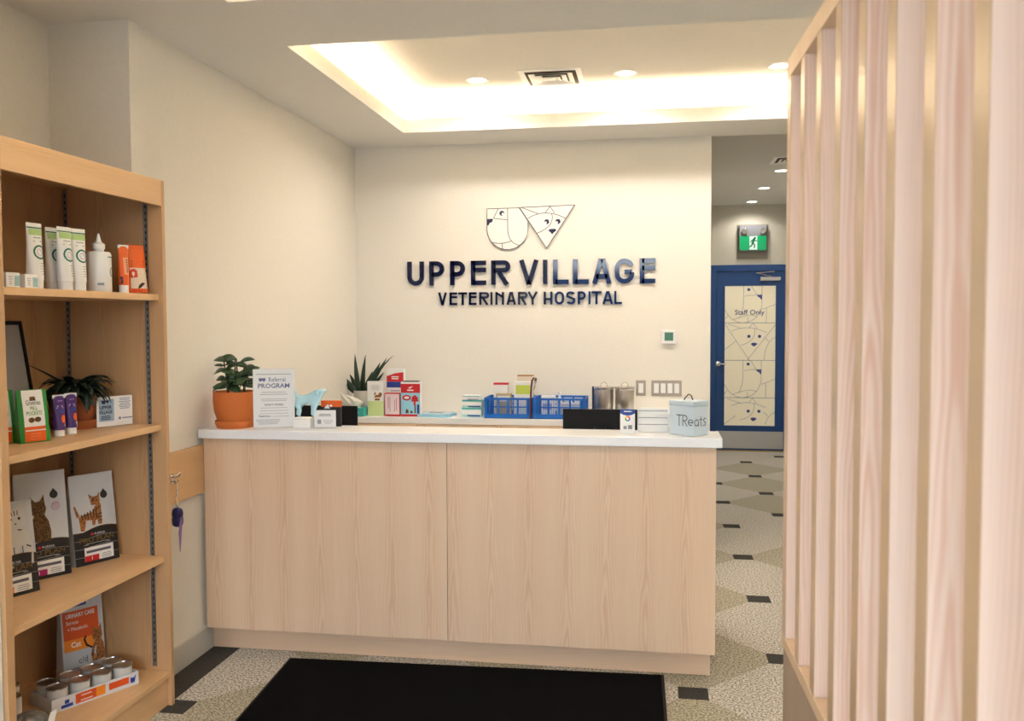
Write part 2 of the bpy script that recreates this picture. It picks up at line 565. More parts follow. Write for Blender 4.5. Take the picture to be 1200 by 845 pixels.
# baseboards, wood rail
bb = M().box(XL, XL+.012, 3.33, 3.90, 0, .115)
struct('baseboard_left', bb, BASEB, bevel=.003)
struct('baseboard_hall_left', M().box(.369, .379, 6.05, DYW, 0, .10), BASEB)
struct('baseboard_right', M().box(XR-.012, XR, -2.4, DYW, 0, .10), BASEB)
rail = M().box(XL, XL+.02, 3.335, 3.83, .762, .985).build('wall_rail', MAPLE_YZ, bevel=.001)
tag(rail, 'maple rail board on the left wall between shelf unit and counter', 'rail')

# ============================================================ DOWNLIGHTS
def downlight(x, y, z, label, group, power, r=.052, color=WARM2):
    t = thing('downlight', label, 'ceiling light', (x, y, z), 0, group)
    M().lathe([(r, .012), (r, -.001), (r+.014, -.004), (r+.018, -.001), (r+.018, .0)], 28, caps=False).build('trim_ring', WHITE, t, smooth=True)
    M().lathe([(0.001, -.0025), (r-.001, -.0025), (r-.001, -.0005), (.001, -.0005)], 28).build('lens', mat('lamp lens', (1, .93, .82), .5, emit=4), t)
    if power:
        lamp('downlight_lamp', 'SPOT', (x, y, z-.02), power, color, spot_size=R(155), spot_blend=.6, shadow_soft_size=.05)
    return t
for x, lab in ((-1.057, 'recessed downlight left of the vent in the lit ceiling tray'), (-.173, 'recessed downlight just right of the vent in the lit ceiling tray'), (.70, 'recessed downlight in the tray beside the top of the slat screen')):
    downlight(x, 5.28, 3.0, lab, 'downlights in the ceiling tray', 21)
for x in (-1.0, .0, .95):
    downlight(x, 2.25, 3.0, '%s recessed downlight of the front ceiling tray' % {-1.0: 'left', .0: 'middle', .95: 'right'}[x], 'downlights in the front ceiling tray', 7)
hl = [(1.091, 10.468, 'farthest recessed downlight in the hall ceiling, nearest the blue door'), (1.102, 9.409, 'middle recessed downlight in the hall ceiling'), (1.124, 8.337, 'hall ceiling downlight cut off by the slat screen beside the vent')]
for x, y, l in hl:
    downlight(x, y, 2.90, l, 'downlights in the hall ceiling', 10 if y > 10 else 26)

def vent(x0, x1, y0, y1, z, name, label):
    t = thing(name, label, 'vent', ((x0+x1)/2, (y0+y1)/2, z))
    w_, d_ = (x1-x0)/2, (y1-y0)/2
    f = M()
    b = .035
    f.box(-w_, w_, -d_, -d_+b, -.006, 0).box(-w_, w_, d_-b, d_, -.006, 0).box(-w_, -w_+b, -d_+b, d_-b, -.006, 0).box(w_-b, w_, -d_+b, d_-b, -.006, 0)
    f.build('frame', WHITE, t, bevel=.002)
    M().box(-w_+b, w_-b, -d_+b, d_-b, -.0015, -.0005).build('duct_opening', mat('duct grey', rgb(96, 84, 66), .8), t)
    # nested square cones of a four way diffuser
    for i in range(3):
        k0 = .86-.26*i; k1 = k0-.22
        a0, e0, a1, e1 = (w_-b)*k0, (d_-b)*k0, (w_-b)*k1, (d_-b)*k1
        q = M()
        for sx, sy in ((1, 0), (-1, 0), (0, 1), (0, -1)):
            if sx:
                vs = [(sx*a0, -e0, -.014), (sx*a0, e0, -.014), (sx*a1, e1, -.002), (sx*a1, -e1, -.002)]
            else:
                vs = [(-a0, sy*e0, -.014), (a0, sy*e0, -.014), (a1, sy*e1, -.002), (-a1, sy*e1, -.002)]
            vs2 = [(p[0], p[1], p[2]+.001) for p in vs]
            q.add(vs+vs2, [(0, 1, 2, 3), (7, 6, 5, 4), (0, 4, 5, 1), (1, 5, 6, 2), (2, 6, 7, 3), (3, 7, 4, 0)])
        q.build('louver', WHITE, t)
    M().box(-.03, .03, -.03, .03, -.012, -.004).build('center_plate', WHITE, t)
    return t
vent(-.79, -.42, 5.11, 5.475, 3.0, 'ceiling_vent', 'square white four-way air vent in the lit ceiling tray')
vent(.97, 1.33, 7.62, 7.95, 2.90, 'ceiling_vent', 'grey air vent in the darker hall ceiling near the slat screen')

# ============================================================ DOOR, EXIT SIGN
FY = DYW-.03      # front of frame
fr = M()
fr.box(.655, .72, FY, DYW, 0.0005, 2.20).box(1.51, 1.58, FY, DYW, 0, 2.20).box(.72, 1.51, FY, DYW, 2.125, 2.20)
door = struct('door_1', M().box(.722, 1.508, DYW-.012, DYW-.001, .012, 2.123), DOORB, bevel=.002)
struct('trim_3', fr, DOORB, bevel=.003)
door['label'] = 'blue door with frosted line-art panel at the hall end'
DF = DYW-.012
GX0, GX1, GZ0, GZ1 = .82, 1.40, .303, 1.953
gm = M()
gm.box(GX0-.02, GX1+.02, DF-.008, DF, GZ0-.02, GZ0).box(GX0-.02, GX1+.02, DF-.008, DF, GZ1, GZ1+.02)
gm.box(GX0-.02, GX0, DF-.008, DF, GZ0, GZ1).box(GX1, GX1+.02, DF-.008, DF, GZ0, GZ1)
gm.build('glazing_bead', DOORB, door)
GLZ = mat('frosted film', rgb(232, 222, 196), .5, emit=.12, ecol=rgb(236, 224, 190))  # faint emission stands in for light coming through from behind
M().box(GX0, GX1, DF-.003, DF+.001, GZ0, GZ1).build('glass_panel', GLZ, door)
def dog_lines(m):    # unit tile 0..1 x, 0..1 z (z up). mirrored dog in a U and its neighbours
    A = []
    A.append([(.37, 1), (.37, .55)]+bez((.37, .55), (.36, .3), (.28, .12), 5))
    A.append([(.0, .36)]+bez((.0, .36), (.12, .02), (.35, .0), 6)+bez((.35, .0), (.66, .02), (.73, .45), 7)+[(.73, 1)])
    A.append([(.39, .72), (.5, .75), (.63, .75)])
    A.append([(.52, 1), (.64, .74)])
    A.append(bez((.16, .08), (.5, .28), (.64, .16), 5))
    A.append([(.46, .16), (.46, .0)])
    A.append([(.73, .36), (1.0, .5)])
    A.append([(.82, .4), (.82, 0)])
    A.append([(0, .1), (.06, .2)])
    return A
def cat_lines(m):
    A = []
    A.append([(.0, .98), (.5, -.02)]); A.append([(.45, 0), (1.0, .95)])
    A.append([(.06, .97), (.33, .85)])
    A.append(bez((.14, .78), (.45, .98), (.83, .74), 7))
    A.append([(.48, .86), (.56, .99), (.64, .85)])
    A.append(bez((.59, .86), (.64, .5), (.31, .4), 7))
    A.append([(.23, .52), (.0, .28)]); A.append([(.78, .62), (.88, .5)])
    A.append(bez((1.0, .62), (.8, .5), (.78, 0), 6))
    return A
TZ = [1.953, 1.519, 1.077, .634, .192]
DLINE = mat('blue grey line', rgb(142, 146, 166), .5)
ltile = M()
dd = M()
for i in range(4):
    z1, z0 = TZ[i], TZ[i+1]
    fn = dog_lines if i % 2 == 0 else cat_lines
    for ln in fn(None):
        pts = [(GX0+(GX1-GX0)*min(1, max(0, x)), z0+(z1-z0)*z) for x, z in ln]
        pts = [p for p in pts if p[1] >= GZ0]
        pts = [p for j, p in enumerate(pts) if j == 0 or math.dist(p, pts[j-1]) > 1e-4]
        if len(pts) > 1:
            strip(ltile, pts, .0045, DF-.0042, DF-.003)
    if i:
        strip(ltile, [(GX0, z1), (GX1, z1)], .006, DF-.0042, DF-.003)
    P = lambda x, z: (GX0+(GX1-GX0)*x, z0+(z1-z0)*z)
    if i % 2 == 0:
        cx, cz = P(.47, .9); dd.prism(arc(cx, cz, .018, 0, 342, 14), DF-.0044, DF-.003)
        dd.prism([P(.63, .76), P(.73, .76), P(.73, .62), P(.70, .65), P(.69, .68), P(.65, .70)], DF-.0044, DF-.003)
    else:
        for ex in (.48, .69):
            cx, cz = P(ex, .64); dd.prism(arc(cx, cz, .019, 0, 342, 14), DF-.0044, DF-.003)
        dd.prism([P(.52, .44), P(.55, .47), P(.61, .47), P(.65, .44), P(.61, .39), P(.58, .37), P(.55, .39)], DF-.0044, DF-.003)
ltile.build('line_art', DLINE, door)
dd.build('line_art_eyes_and_noses', mat('blue ink', rgb(70, 84, 150), .5), door)
a = Art(lambda x, s, d: (x, DF-.0046-d, s)); a.text('Staff Only', 1.103, 1.615, .083, width=.34, bold=.012)
a.build('lettering', mat('slate ink', rgb(96, 104, 140), .5), door)
M().box(.73, 1.50, DF-.003, DF+.001, .03, .235).build('kick_plate', STEEL, door)
M().lathe([(.03, 0), (.03, .012), (.012, .014), (.012, .05)], 20).build('handle_rose', CHROME, door, smooth=True)
hr = bpy.data.objects['handle_rose']; hr.location = (.745, DF, 1.035); hr.rotation_euler = (R(90), 0, 0)
M().tube([(.745, DF-.045, 1.035), (.77, DF-.05, 1.036), (.83, DF-.05, 1.03)], .010, 10).build('handle_lever', CHROME, door, smooth=True)
cl = M().box(1.22, 1.45, DF-.045, DF-.002, 2.01, 2.055); cl.build('door_closer', STEEL, door, bevel=.004)
M().tube([(1.34, DF-.05, 2.06), (1.17, DF-.06, 2.10), (1.38, DF-.03, 2.118)], .007, 8).build('closer_arm', STEEL, door)
struct('trim_4', M().box(.722, 1.508, DYW-.05, DYW-.001, 0.0005, .011), mat('brass threshold', rgb(200, 170, 110), .35, .8))

ex = thing('exit_sign', 'green running-man exit sign with twin lamps above the blue door', 'sign', (1.13, DYW, 2.27))
M().box(-.175, .175, -.012, 0, 0, .40).build('back_plate', mat('sign plate grey', rgb(140, 134, 120), .6), ex, bevel=.003)
M().box(-.155, .155, -.06, -.012, .085, .385).build('housing', mat('sign housing', rgb(132, 134, 140), .8), ex, bevel=.004)
M().box(-.152, .152, -.066, -.06, .098, .262).build('light_panel', mat('exit green', (.0, .32, .12), .4, emit=.15, ecol=(.0, .42, .12)), ex)
fm = plane_map(-.0665)
Art(fm).rect(-.038, .048, .103, .258).build('white_panel', mat('exit white', (.7, .9, .8), .4, emit=.12), ex)
g = Art(fm, .0014)
g.disk(.022, .238, .014); g.stroke([(.012, .222), (-.004, .180)], .028); g.stroke([(.012, .220), (.034, .200), (.042, .208)], .011)
g.stroke([(.006, .218), (-.018, .212), (-.026, .190)], .011); g.stroke([(-.002, .180), (.020, .158), (.016, .125)], .015); g.stroke([(-.006, .178), (-.014, .150), (-.034, .136)], .015)
g.build('running_figure', mat('exit figure green', (.0, .25, .1), .4, emit=.02, ecol=(0, .3, .1)), ex)
for x in (-.09, .10):
    M().lathe([(.012, 0), (.03, .01), (.034, .03), (.03, .034)], 16).build('lamp_head', CHROME, ex, smooth=True)
    h = [c for c in kids(ex) if c.name.startswith('lamp_head')][-1]
    h.location = (x, -.062, .325); h.rotation_euler = (R(110), 0, R(-20 if x < 0 else 20))

# ============================================================ WALL SIGN ON THE BACK WALL
Y0 = YB-.012
def LP(px, py):          # plaque design space -> wall
    return (-1.145+(px-11)*.00592, 2.3867-py*.00582)
dogS = thing('dog_face_plaque', 'U-shaped white wall plaque with a line-drawn dog face', 'wall sign', (0, 0, 0))
dog_out = [(11, 10), (59.4, 9.6)]+[(35.2+24.2*math.cos(R(t)), 34.3+24.2*math.sin(R(t))) for t in range(0, 181, 12)]
dog_out = [(11, 10), (49, 9.7), (59.4, 25.4)]+dog_out[2:]
PLQ = mat('plaque white', rgb(240, 237, 232), .4)
M().prism([LP(*p) for p in dog_out], Y0+.002, YB).build('plaque', PLQ, dogS)
L1 = M()
def ln(m, pts, w=.0038, y=Y0+.002):
    pts = [LP(*p) for p in pts]
    strip(m, pts, w, y-.0015, y)
ln(L1, dog_out+[(11, 10)])
ln(L1, [(35.5, 10), (35.5, 33)]+bez((35.5, 33), (35.5, 44), (40, 48.5), 5)[1:]+bez((40, 48.5), (43, 52), (48.5, 53.6), 4)[1:])
ln(L1, [(24.5, 10), (18.8, 21)]); ln(L1, [(19, 21.3), (35, 23.5)])
ln(L1, bez((16, 49.5), (28, 53), (39.5, 48.6), 6)); ln(L1, [(29, 51.2), (29, 58)])
L1.build('outline', LINEK, dogS)
D1 = M()
D1.prism([LP(*p) for p in [(11.4, 22), (18.2, 22), (17, 25.6), (14.2, 26.6), (12.4, 30), (11.4, 29.5)]], Y0-.001, Y0+.002)
M().prism([LP(28.7+2.9*math.cos(t*.35), 15.6+2.9*math.sin(t*.35)) for t in range(18)], Y0-.001, Y0+.002).build('eye', NAVY, dogS)
D1.build('nose', NAVY, dogS)
H1 = M(); H1.prism([LP(29.9+1.5*math.cos(t*.5), 16.6+1.6*math.sin(t*.5)) for t in range(12)], Y0-.0016, Y0+.001)
H1.build('eye_highlight', WHITE, dogS)
catS = thing('cat_face_plaque', 'triangular white wall plaque with a line-drawn cat face', 'wall sign', (0, 0, 0))
tri = [(49.5, 9.4), (113.5, 8), (81, 57.6)]
M().prism([LP(*p) for p in tri], Y0-.002, YB).build('plaque', PLQ, catS)
L2 = M()
yl = Y0-.002
ln(L2, tri+[tri[0]], .004, yl)
ln(L2, [(52.5, 9.8), (71, 17)], y=yl); ln(L2, bez((59, 22.5), (80, 10), (103.5, 23.6), 9), y=yl)
ln(L2, [(79.5, 16.2), (85, 9), (90.3, 16.7)], y=yl); ln(L2, bez((87, 17), (91.5, 32), (70, 40), 8), y=yl)
L2.build('outline', LINEK, catS)
D2 = M()
for x in (81.2, 94.2):
    M().prism([LP(x+2.9*math.cos(t*.35), 26.8+2.9*math.sin(t*.35)) for t in range(18)], yl-.003, yl).build('eye', NAVY, catS)
D2.prism([LP(*p) for p in [(83, 37), (85, 35.4), (91.5, 35.2), (92.2, 37.6), (89, 39.6), (87.6, 41.6), (86, 39.6)]], yl-.003, yl)
D2.build('nose', NAVY, catS)
H2 = M()
for x in (80, 93):
    M().prism([LP(x+1.4*math.cos(t*.5), 27.9+1.5*math.sin(t*.5)) for t in range(12)], yl-.0036, yl-.001).build('eye_highlight', WHITE, catS)

def glyph(ch, w, h, t):
    """Strokes (centre lines) of a letter in a w x h box, stroke thickness t."""
    i = t/2; r = w-i
    if ch == 'U': return [[(i, h), (i, w/2)]+arc(w/2, w/2, w/2-i, 180, 360, 12)[1:]+[(r, h)]]
    if ch == 'P': return [[(i, 0), (i, h)], [(i, h-i), (w*.45, h-i)]+arc(w*.45, h*.68, h*.32-i, 90, -90, 10, )[1:]+[(i, h*.36+i)]]
    if ch == 'E': return [[(i, 0), (i, h)], [(i, h-i), (w, h-i)], [(i, h*.62), (w, h*.62)], [(i, i), (w, i)]]
    if ch == 'R': return [[(i, 0), (i, h)], [(i, h-i), (w*.72, h-i)]+arc(w*.72, h*.75, h*.25-i, 90, -90, 10)[1:]+[(i, h*.5+i)], [(w*.42, h*.52), (w-i*1.1, 0)]]
    if ch == 'V': return [[(i, h), (w/2, 0)], [(w/2, 0), (r, h)]]
    if ch == 'I': return [[(w/2, 0), (w/2, h)]]
    if ch == 'L': return [[(i, h), (i, 0)], [(i, i), (w, i)]]
    if ch == 'A': return [[(i, 0), (w/2-i*.4, h)], [(r, 0), (w/2+i*.4, h)], [(w*.2, h*.3), (w*.8, h*.3)]]
    if ch == 'G': return [arc(w/2, h-w/2, w/2-i, 20, 180, 10)+arc(w/2, w/2, w/2-i, 180, 360, 10)+[(r, h*.45)], [(r, h*.47), (w*.5, h*.47)]]
    if ch == 'T': return [[(w/2, 0), (w/2, h)], [(0, h-i), (w, h-i)]]
    if ch == 'N': return [[(i, 0), (i, h)], [(i, h-i), (r, h*.62)], [(r, h*.2*0), (r, h)]]
    if ch == 'Y': return [[(i, h), (w/2, h*.42), (w/2, 0)], [(r, h), (w/2, h*.42)]]
    if ch == 'H': return [[(i, 0), (i, h)], [(r, 0), (r, h)], [(i, h*.42), (r, h*.42)]]
    if ch == 'O': return [arc(w/2, h-w/2, w/2-i, 0, 180, 10)+arc(w/2, w/2, w/2-i, 180, 360, 10)+[(r, h-w/2)]]
    if ch == 'S': return [arc(w/2, h-w*.36, w/2-i, 20, 90, 4, w*.36-i)+arc(w/2, h-w*.36, w/2-i, 90, 180, 6, w*.36-i)[1:]+[(i, h*.62), (r, h*.40)]+arc(w/2, w*.36, w/2-i, 0, -160, 10, w*.36-i)]
    return []
def letters(thing_, seq, z0, z1s, t, mt):
    for ch, xa, xb in seq:
        w_ = xb-xa
        k = (xa-seq[0][1])/(seq[-1][2]-seq[0][1])
        h_ = z1s-z0
        m = M()
        for s_ in glyph(ch, w_, h_, t if ch != 'I' else min(t, w_)):
            strip(m, [(xa+x, z0+z) for x, z in s_], t if ch != 'I' else w_, YB-.016, YB)
        m.build('letter', mt, thing_)
BIG = [('U', -1.715, -1.596), ('P', -1.557, -1.44), ('P', -1.408, -1.292), ('E', -1.26, -1.153), ('R', -1.117, -.989), ('V', -.921, -.786), ('I', -.756, -.726), ('L', -.687, -.579), ('L', -.55, -.443), ('A', -.419, -.289), ('G', -.267, -.136), ('E', -.1, .004)]
SM = [('V', -1.495, -1.433), ('E', -1.413, -1.36), ('T', -1.35, -1.289), ('E', -1.275, -1.222), ('R', -1.202, -1.136), ('I', -1.123, -1.109), ('N', -1.088, -1.028), ('A', -1.01, -.944), ('R', -.93, -.868), ('Y', -.863, -.792), ('H', -.751, -.691), ('O', -.675, -.611), ('S', -.596, -.535), ('P', -.517, -.459), ('I', -.444, -.431), ('T', -.424, -.356), ('A', -.349, -.278), ('L', -.27, -.218)]
ts = thing('name_lettering', 'large glossy navy letters reading UPPER VILLAGE on the back wall', 'wall sign', (0, 0, 0))
letters(ts, BIG, 1.805, 1.973, .031, NAVYG)
ts = thing('name_lettering', 'smaller navy letters reading VETERINARY HOSPITAL under the large name', 'wall sign', (0, 0, 0))
letters(ts, SM, 1.667, 1.755, .0145, NAVYG)

# wall controls
th = thing('thermostat', 'white wall thermostat with a green screen above the switch plates', 'thermostat', (.094, YB, 1.443))
M().box(-.048, .048, -.022, 0, -.046, .046).build('body', WHITE, th, bevel=.004)
M().box(-.027, .030, -.0235, -.022, -.024, .032).build('screen', mat('lcd green', rgb(70, 120, 88), .25), th)
def plate(x0, x1, n, label):
    t = thing('switch_plate', label, 'light switch', ((x0+x1)/2, YB, 1.097))
    w_ = (x1-x0)/2
    PL = mat('brushed bronze plate', (.40, .34, .27), .35, .8)
    M().box(-w_, w_, -.006, 0, -.053, .053).build('cover', PL, t, bevel=.002)
    st = (2*w_-.02)/n
    for i in range(n):
        c = -w_+.01+st*(i+.5)
        o = M().box(c-.016, c+.016, -.011, -.006, -.033, .033).build('rocker', WHITE, t, bevel=.002)
    return t
plate(-.122, -.057, 1, 'single metal switch plate on the back wall, left one')
plate(-.019, .182, 4, 'wide metal four-switch plate on the back wall')

# ============================================================ RECEPTION COUNTER
ct = thing('reception_counter', 'maple reception counter with recessed toe kick in front of the back wall', 'counter', (-.9, 4.3, 0))
def wbox(m, *b):
    x0, x1, y0, y1, z0, z1 = b
    return m.box(x0+.9, x1+.9, y0-4.3, y1-4.3, z0, z1)
wbox(M(), -2.072, -.9125, 3.817, 3.842, .122, 1.018).build('front_panel', MAPLE_X, ct, bevel=.0012)
wbox(M(), -.9105, .261, 3.817, 3.842, .122, 1.018).build('front_panel', MAPLE_X, ct, bevel=.0012)
wbox(M(), -2.085, .245, 3.90, 3.92, 0, .121).build('toe_kick', MAPLE_T, ct, bevel=.001)
wbox(M(), .236, .261, 3.843, 4.62, .122, 1.018).build('end_panel', MAPLE_YB, ct, bevel=.001)
wbox(M(), .225, .245, 3.921, 4.60, 0, .121).build('toe_kick', MAPLE_T, ct)
wbox(M(), -2.07, .235, 3.845, 3.865, .122, 1.018).build('inner_panel', MAPLE_X, ct)
wbox(M(), -2.085, .235, 3.867, 4.60, .71, .74).build('desk_top', QUARTZ, ct, bevel=.002)
wbox(M(), -.92, -.90, 3.93, 4.55, .05, .708).build('desk_support', MAPLE_YB, ct)
tp = M().box(XL+.012, .284, 3.787, 4.035, 1.019, 1.06).build('transaction_top', QUARTZ, bevel=.003)
tag(tp, 'long white stone top along the reception counter', 'countertop')
bc = thing('back_cabinet', 'low maple cabinet run along the back wall under the white worktop', 'cabinet', (-.95, 6.04, 0))
M().box(-1.13, 1.05, -.40, 0, .1, .878).build('body', MAPLE_X, bc)
M().box(-1.12, 1.04, -.36, -.01, 0, .098).build('toe_kick', MAPLE_T, bc)
for i in range(4):
    x = -1.13+.545*i
    d = M().box(x+.003, x+.542, -.42, -.402, .105, .875).build('door', MAPLE_X, bc, bevel=.001)
    M().box(x+.25, x+.37, -.445, -.42, .83, .84).build('pull', STEEL, d)
wt = M().box(XL+.002, .20, 5.63, 6.048, .88, .92).build('worktop', QUARTZ, bevel=.002)
tag(wt, 'white worktop along the back wall behind the reception counter', 'countertop')

# floor mat
mt_ = thing('entrance_mat', 'large black entrance mat on the carpet before the counter', 'mat', (0, 0, 0))
pts = [(-1.657, 3.80), (.046, 3.86), (.060, 3.2), (.066, 1.9), (-1.56, 1.9), (-1.607, 3.17)]
M().flat(pts, .001, .007).build('rubber_base', mat('black rubber', rgb(10, 10, 12), .7), mt_)
cx = sum(p[0] for p in pts)/6; cy = sum(p[1] for p in pts)/6
M().flat([(cx+(x-cx)*.985, cy+(y-cy)*.985) for x, y in pts], .0071, .012).build('pile', mat('black pile', rgb(8, 8, 10), 1.0, spec=.1, bump=1, bscale=400), mt_)

# ============================================================ SLAT SCREEN (right)
sc = thing('slat_screen', 'maple slat screen on a low panel along the right side', 'partition', (.2817, 2.007, 0), R(1.57))
YE = -2.2
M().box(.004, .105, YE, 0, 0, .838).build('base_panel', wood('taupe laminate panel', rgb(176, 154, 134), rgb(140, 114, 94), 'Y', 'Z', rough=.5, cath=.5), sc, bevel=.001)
M().box(0, .110, YE, .002, .8385, .864).build('sill', FINP, sc, bevel=.001)
M().box(0, .110, YE, .002, 2.077, 2.118).build('top_rail', FINP, sc, bevel=.001)
sl0 = None
for k in range(14):
    y1 = -.1513*k
    if sl0 is None:
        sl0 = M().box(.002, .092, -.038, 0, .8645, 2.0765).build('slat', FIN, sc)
        es0 = M().box(.0008, .0019, -.038, 0, .8645, 2.0765).build('edge_strip', wood('tan edge strip', rgb(206, 176, 142), rgb(176, 142, 110), 'Y', 'Z', rough=.28, cath=.3), sl0)  # added thin strip, darker and more tan than the slat faces
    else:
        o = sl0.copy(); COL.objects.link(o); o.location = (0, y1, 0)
        e = es0.copy(); COL.objects.link(e); e.parent = o

# ============================================================ SHELF UNIT (left)
su = thing('shelf_unit', 'maple shelf unit filling the recess in the left wall', 'shelving', (0, 0, 0))
XF, XBK = -1.93, -2.41
NY, FYI = 2.388, 3.262
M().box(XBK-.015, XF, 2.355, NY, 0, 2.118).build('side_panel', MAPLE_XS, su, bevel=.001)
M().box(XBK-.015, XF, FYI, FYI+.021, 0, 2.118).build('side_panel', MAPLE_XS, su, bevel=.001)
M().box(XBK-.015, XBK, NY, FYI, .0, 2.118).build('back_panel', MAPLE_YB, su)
M().box(XF-.02, XF, NY, FYI, 2.017, 2.118).build('header', MAPLE_YZ, su, bevel=.001)
M().box(XBK, XF-.021, NY, FYI, 2.097, 2.117).build('top_panel', MAPLE_Y, su)
Z1, Z2, Z3, Z4 = 1.668, 1.148, .615, .143
for z in (Z1, Z2, Z3):
    M().box(XBK, -1.95, NY+.001, FYI-.001, z-.025, z).build('shelf', MAPLE_Y, su, bevel=.001)
M().box(XBK, XF, NY+.001, FYI-.001, Z4-.022, Z4).build('bottom_deck', MAPLE_Y, su, bevel=.001)
M().box(XF-.04, XF-.02, NY+.001, FYI-.001, 0, Z4-.0225).build('plinth', MAPLE_YZ, su)
for x in (-2.35, -2.0):
    t = M()
    M().box(x-.008, x-.0065, FYI-.006, FYI, .16, 2.09).box(x+.0065, x+.008, FYI-.006, FYI, .16, 2.09).box(x-.008, x+.008, FYI-.0015, FYI, .16, 2.09).build('pilaster_track', mat('track metal', (.30, .29, .28), .4, .8), su)
    for z0 in range(0, 75):
        t.box(x-.002, x+.002, FYI-.003, FYI-.0016, .18+z0*.0254, .192+z0*.0254)
    s_ = t.build('track_slots', DARKM, su); s_['kind'] = 'stuff'

# ============================================================ PLANTS
def leaf(L_, w_, bend, tip=.0, fold=.25, n=7, shape='oval'):
    """A curved blade growing from the origin along +X, bending down by `bend`."""
    vs, fs = [], []
    x = z = 0; ang = 0
    for i in range(n+1):
        t = i/n
        if shape == 'oval': hw = w_/2*math.sin(PI*min(.985, .04+t*.95))**.8
        else: hw = w_/2*(1-t**2.2)*min(1, .55+t*2)
        hw = max(hw, .0006)
        nx, nz = -math.sin(ang), math.cos(ang)
        vs += [(x+nx*fold*hw, -hw, z+nz*fold*hw), (x, 0, z), (x+nx*fold*hw, hw, z+nz*fold*hw)]
        ang -= bend/n
        x += L_/n*math.cos(ang); z += L_/n*math.sin(ang)
    for i in range(n):
        a = i*3
        fs += [(a, a+1, a+4, a+3), (a+1, a+2, a+5, a+4)]
    return vs, fs
def put_leaf(name, mt, parent, pos, az, el, L_, w_, bend, fold=.25, shape='oval', roll=0, thick=.0012):
    vs, fs = leaf(L_, w_, bend, fold=fold, shape=shape)
    me = bpy.data.meshes.new(name); me.from_pydata(vs, [], fs); me.materials.append(mt)
    for p in me.polygons: p.use_smooth = True
    o = bpy.data.objects.new(name, me); COL.objects.link(o); o.parent = parent
    o.location = pos
    o.rotation_mode = 'XYZ'
    o.matrix_basis = Matrix.Translation(pos) @ Matrix.Rotation(az, 4, 'Z') @ Matrix.Rotation(-el, 4, 'Y') @ Matrix.Rotation(roll, 4, 'X')
    sm = o.modifiers.new('thick', 'SOLIDIFY'); sm.thickness = thick
    return o
def pot(parent, r0_, r1_, h, mt, saucer=None, z=0, soil=True):
    zz = z
    if saucer:
        M().lathe([(r0_+.004, 0), (saucer-.008, 0), (saucer-.004, .012), (saucer, .018), (saucer, .034), (saucer-.005, .034), (saucer-.008, .010), (.002, .009)], 36).build('saucer', mt, parent, smooth=True)
        zz = .0095
    prof = [(.002, zz), (r0_, zz), (r0_+(r1_-r0_)*.45, zz+h*.18), (r0_+(r1_-r0_)*.85, zz+h*.42), (r1_, zz+h*.72), (r1_*.985, zz+h), (r1_*.93, zz+h), (r1_*.93, zz+h*.86), (.002, zz+h*.85)]
    M().lathe(prof, 40, caps=False).build('pot', mt, parent, smooth=True)
    if soil:
        M().lathe([(.002, zz+h*.86), (r1_*.92, zz+h*.86), (r1_*.92, zz+h*.90), (.002, zz+h*.92)], 24).build('soil', SOIL, parent, smooth=True)
    return zz+h*.91

# jade-like plant on the counter
p1 = thing('potted_plant', 'broad-leaved green plant in an orange terracotta pot on the counter corner', 'plant', (-1.955, 3.905, 1.0605))
zs = pot(p1, .070, .101, .160, TERRA, saucer=.093)
rd = random.Random(11)
# leaf spots measured as (x offset, height above pot rim, azimuth, elevation, length, width)
stems = [(-.035, .0, -.055, .165), (-.008, .012, .0, .175), (.022, -.01, .012, .17), (.038, .01, .045, .13), (-.02, -.02, -.03, .09), (.01, .02, .03, .10), (.05, -.01, .075, .12)]
for sx, sy, ex_, hh in stems:
    M().tube([(sx, sy, zs-.015), (sx*.6+ex_*.4, sy, zs+hh*.5), (ex_, sy*.5, zs+hh)], .0042, 7, taper=.003).build('stem', STEM, p1, smooth=True)
    for j, fr_ in enumerate((.42, .62, .8, .97)):
        if hh < .11 and j == 0: pass
        px = sx+(ex_-sx)*fr_; pz = zs+hh*fr_
        for sgn in ((0, 1) if j % 2 == 0 else (0,)):
            az = rd.uniform(0, 2*PI) if j % 2 else (R(180) if sgn else 0)+rd.uniform(-.7, .7)
            if math.sin(az) > .4: az = -az
            L_ = rd.uniform(.055, .078)*(1.1 if j < 2 else .85)
            put_leaf('leaf', LEAF, p1, (px, sy*(1-fr_*.5), pz), az, R(rd.uniform(-5, 40)), L_, L_*.52, R(rd.uniform(25, 75)), fold=.14, roll=R(rd.uniform(25, 60))*(1 if math.cos(az) > 0 else -1))
for (x, z, az, el, L_) in [(-.02, .155, 180, 28, .085), (-.03, .115, 182, 5, .08), (-.02, .06, 185, -10, .085), (.06, .12, -5, 10, .085), (.04, .15, -8, 35, .075), (.05, .045, -80, 30, .075), (-.0, .045, -95, 25, .075), (-.04, .04, 190, 0, .07)]:
    put_leaf('leaf', LEAF, p1, (x, -.03, zs+z), R(az), R(el), L_, L_*.55, R(50), fold=.15, roll=R(35 if az < 90 else -35))

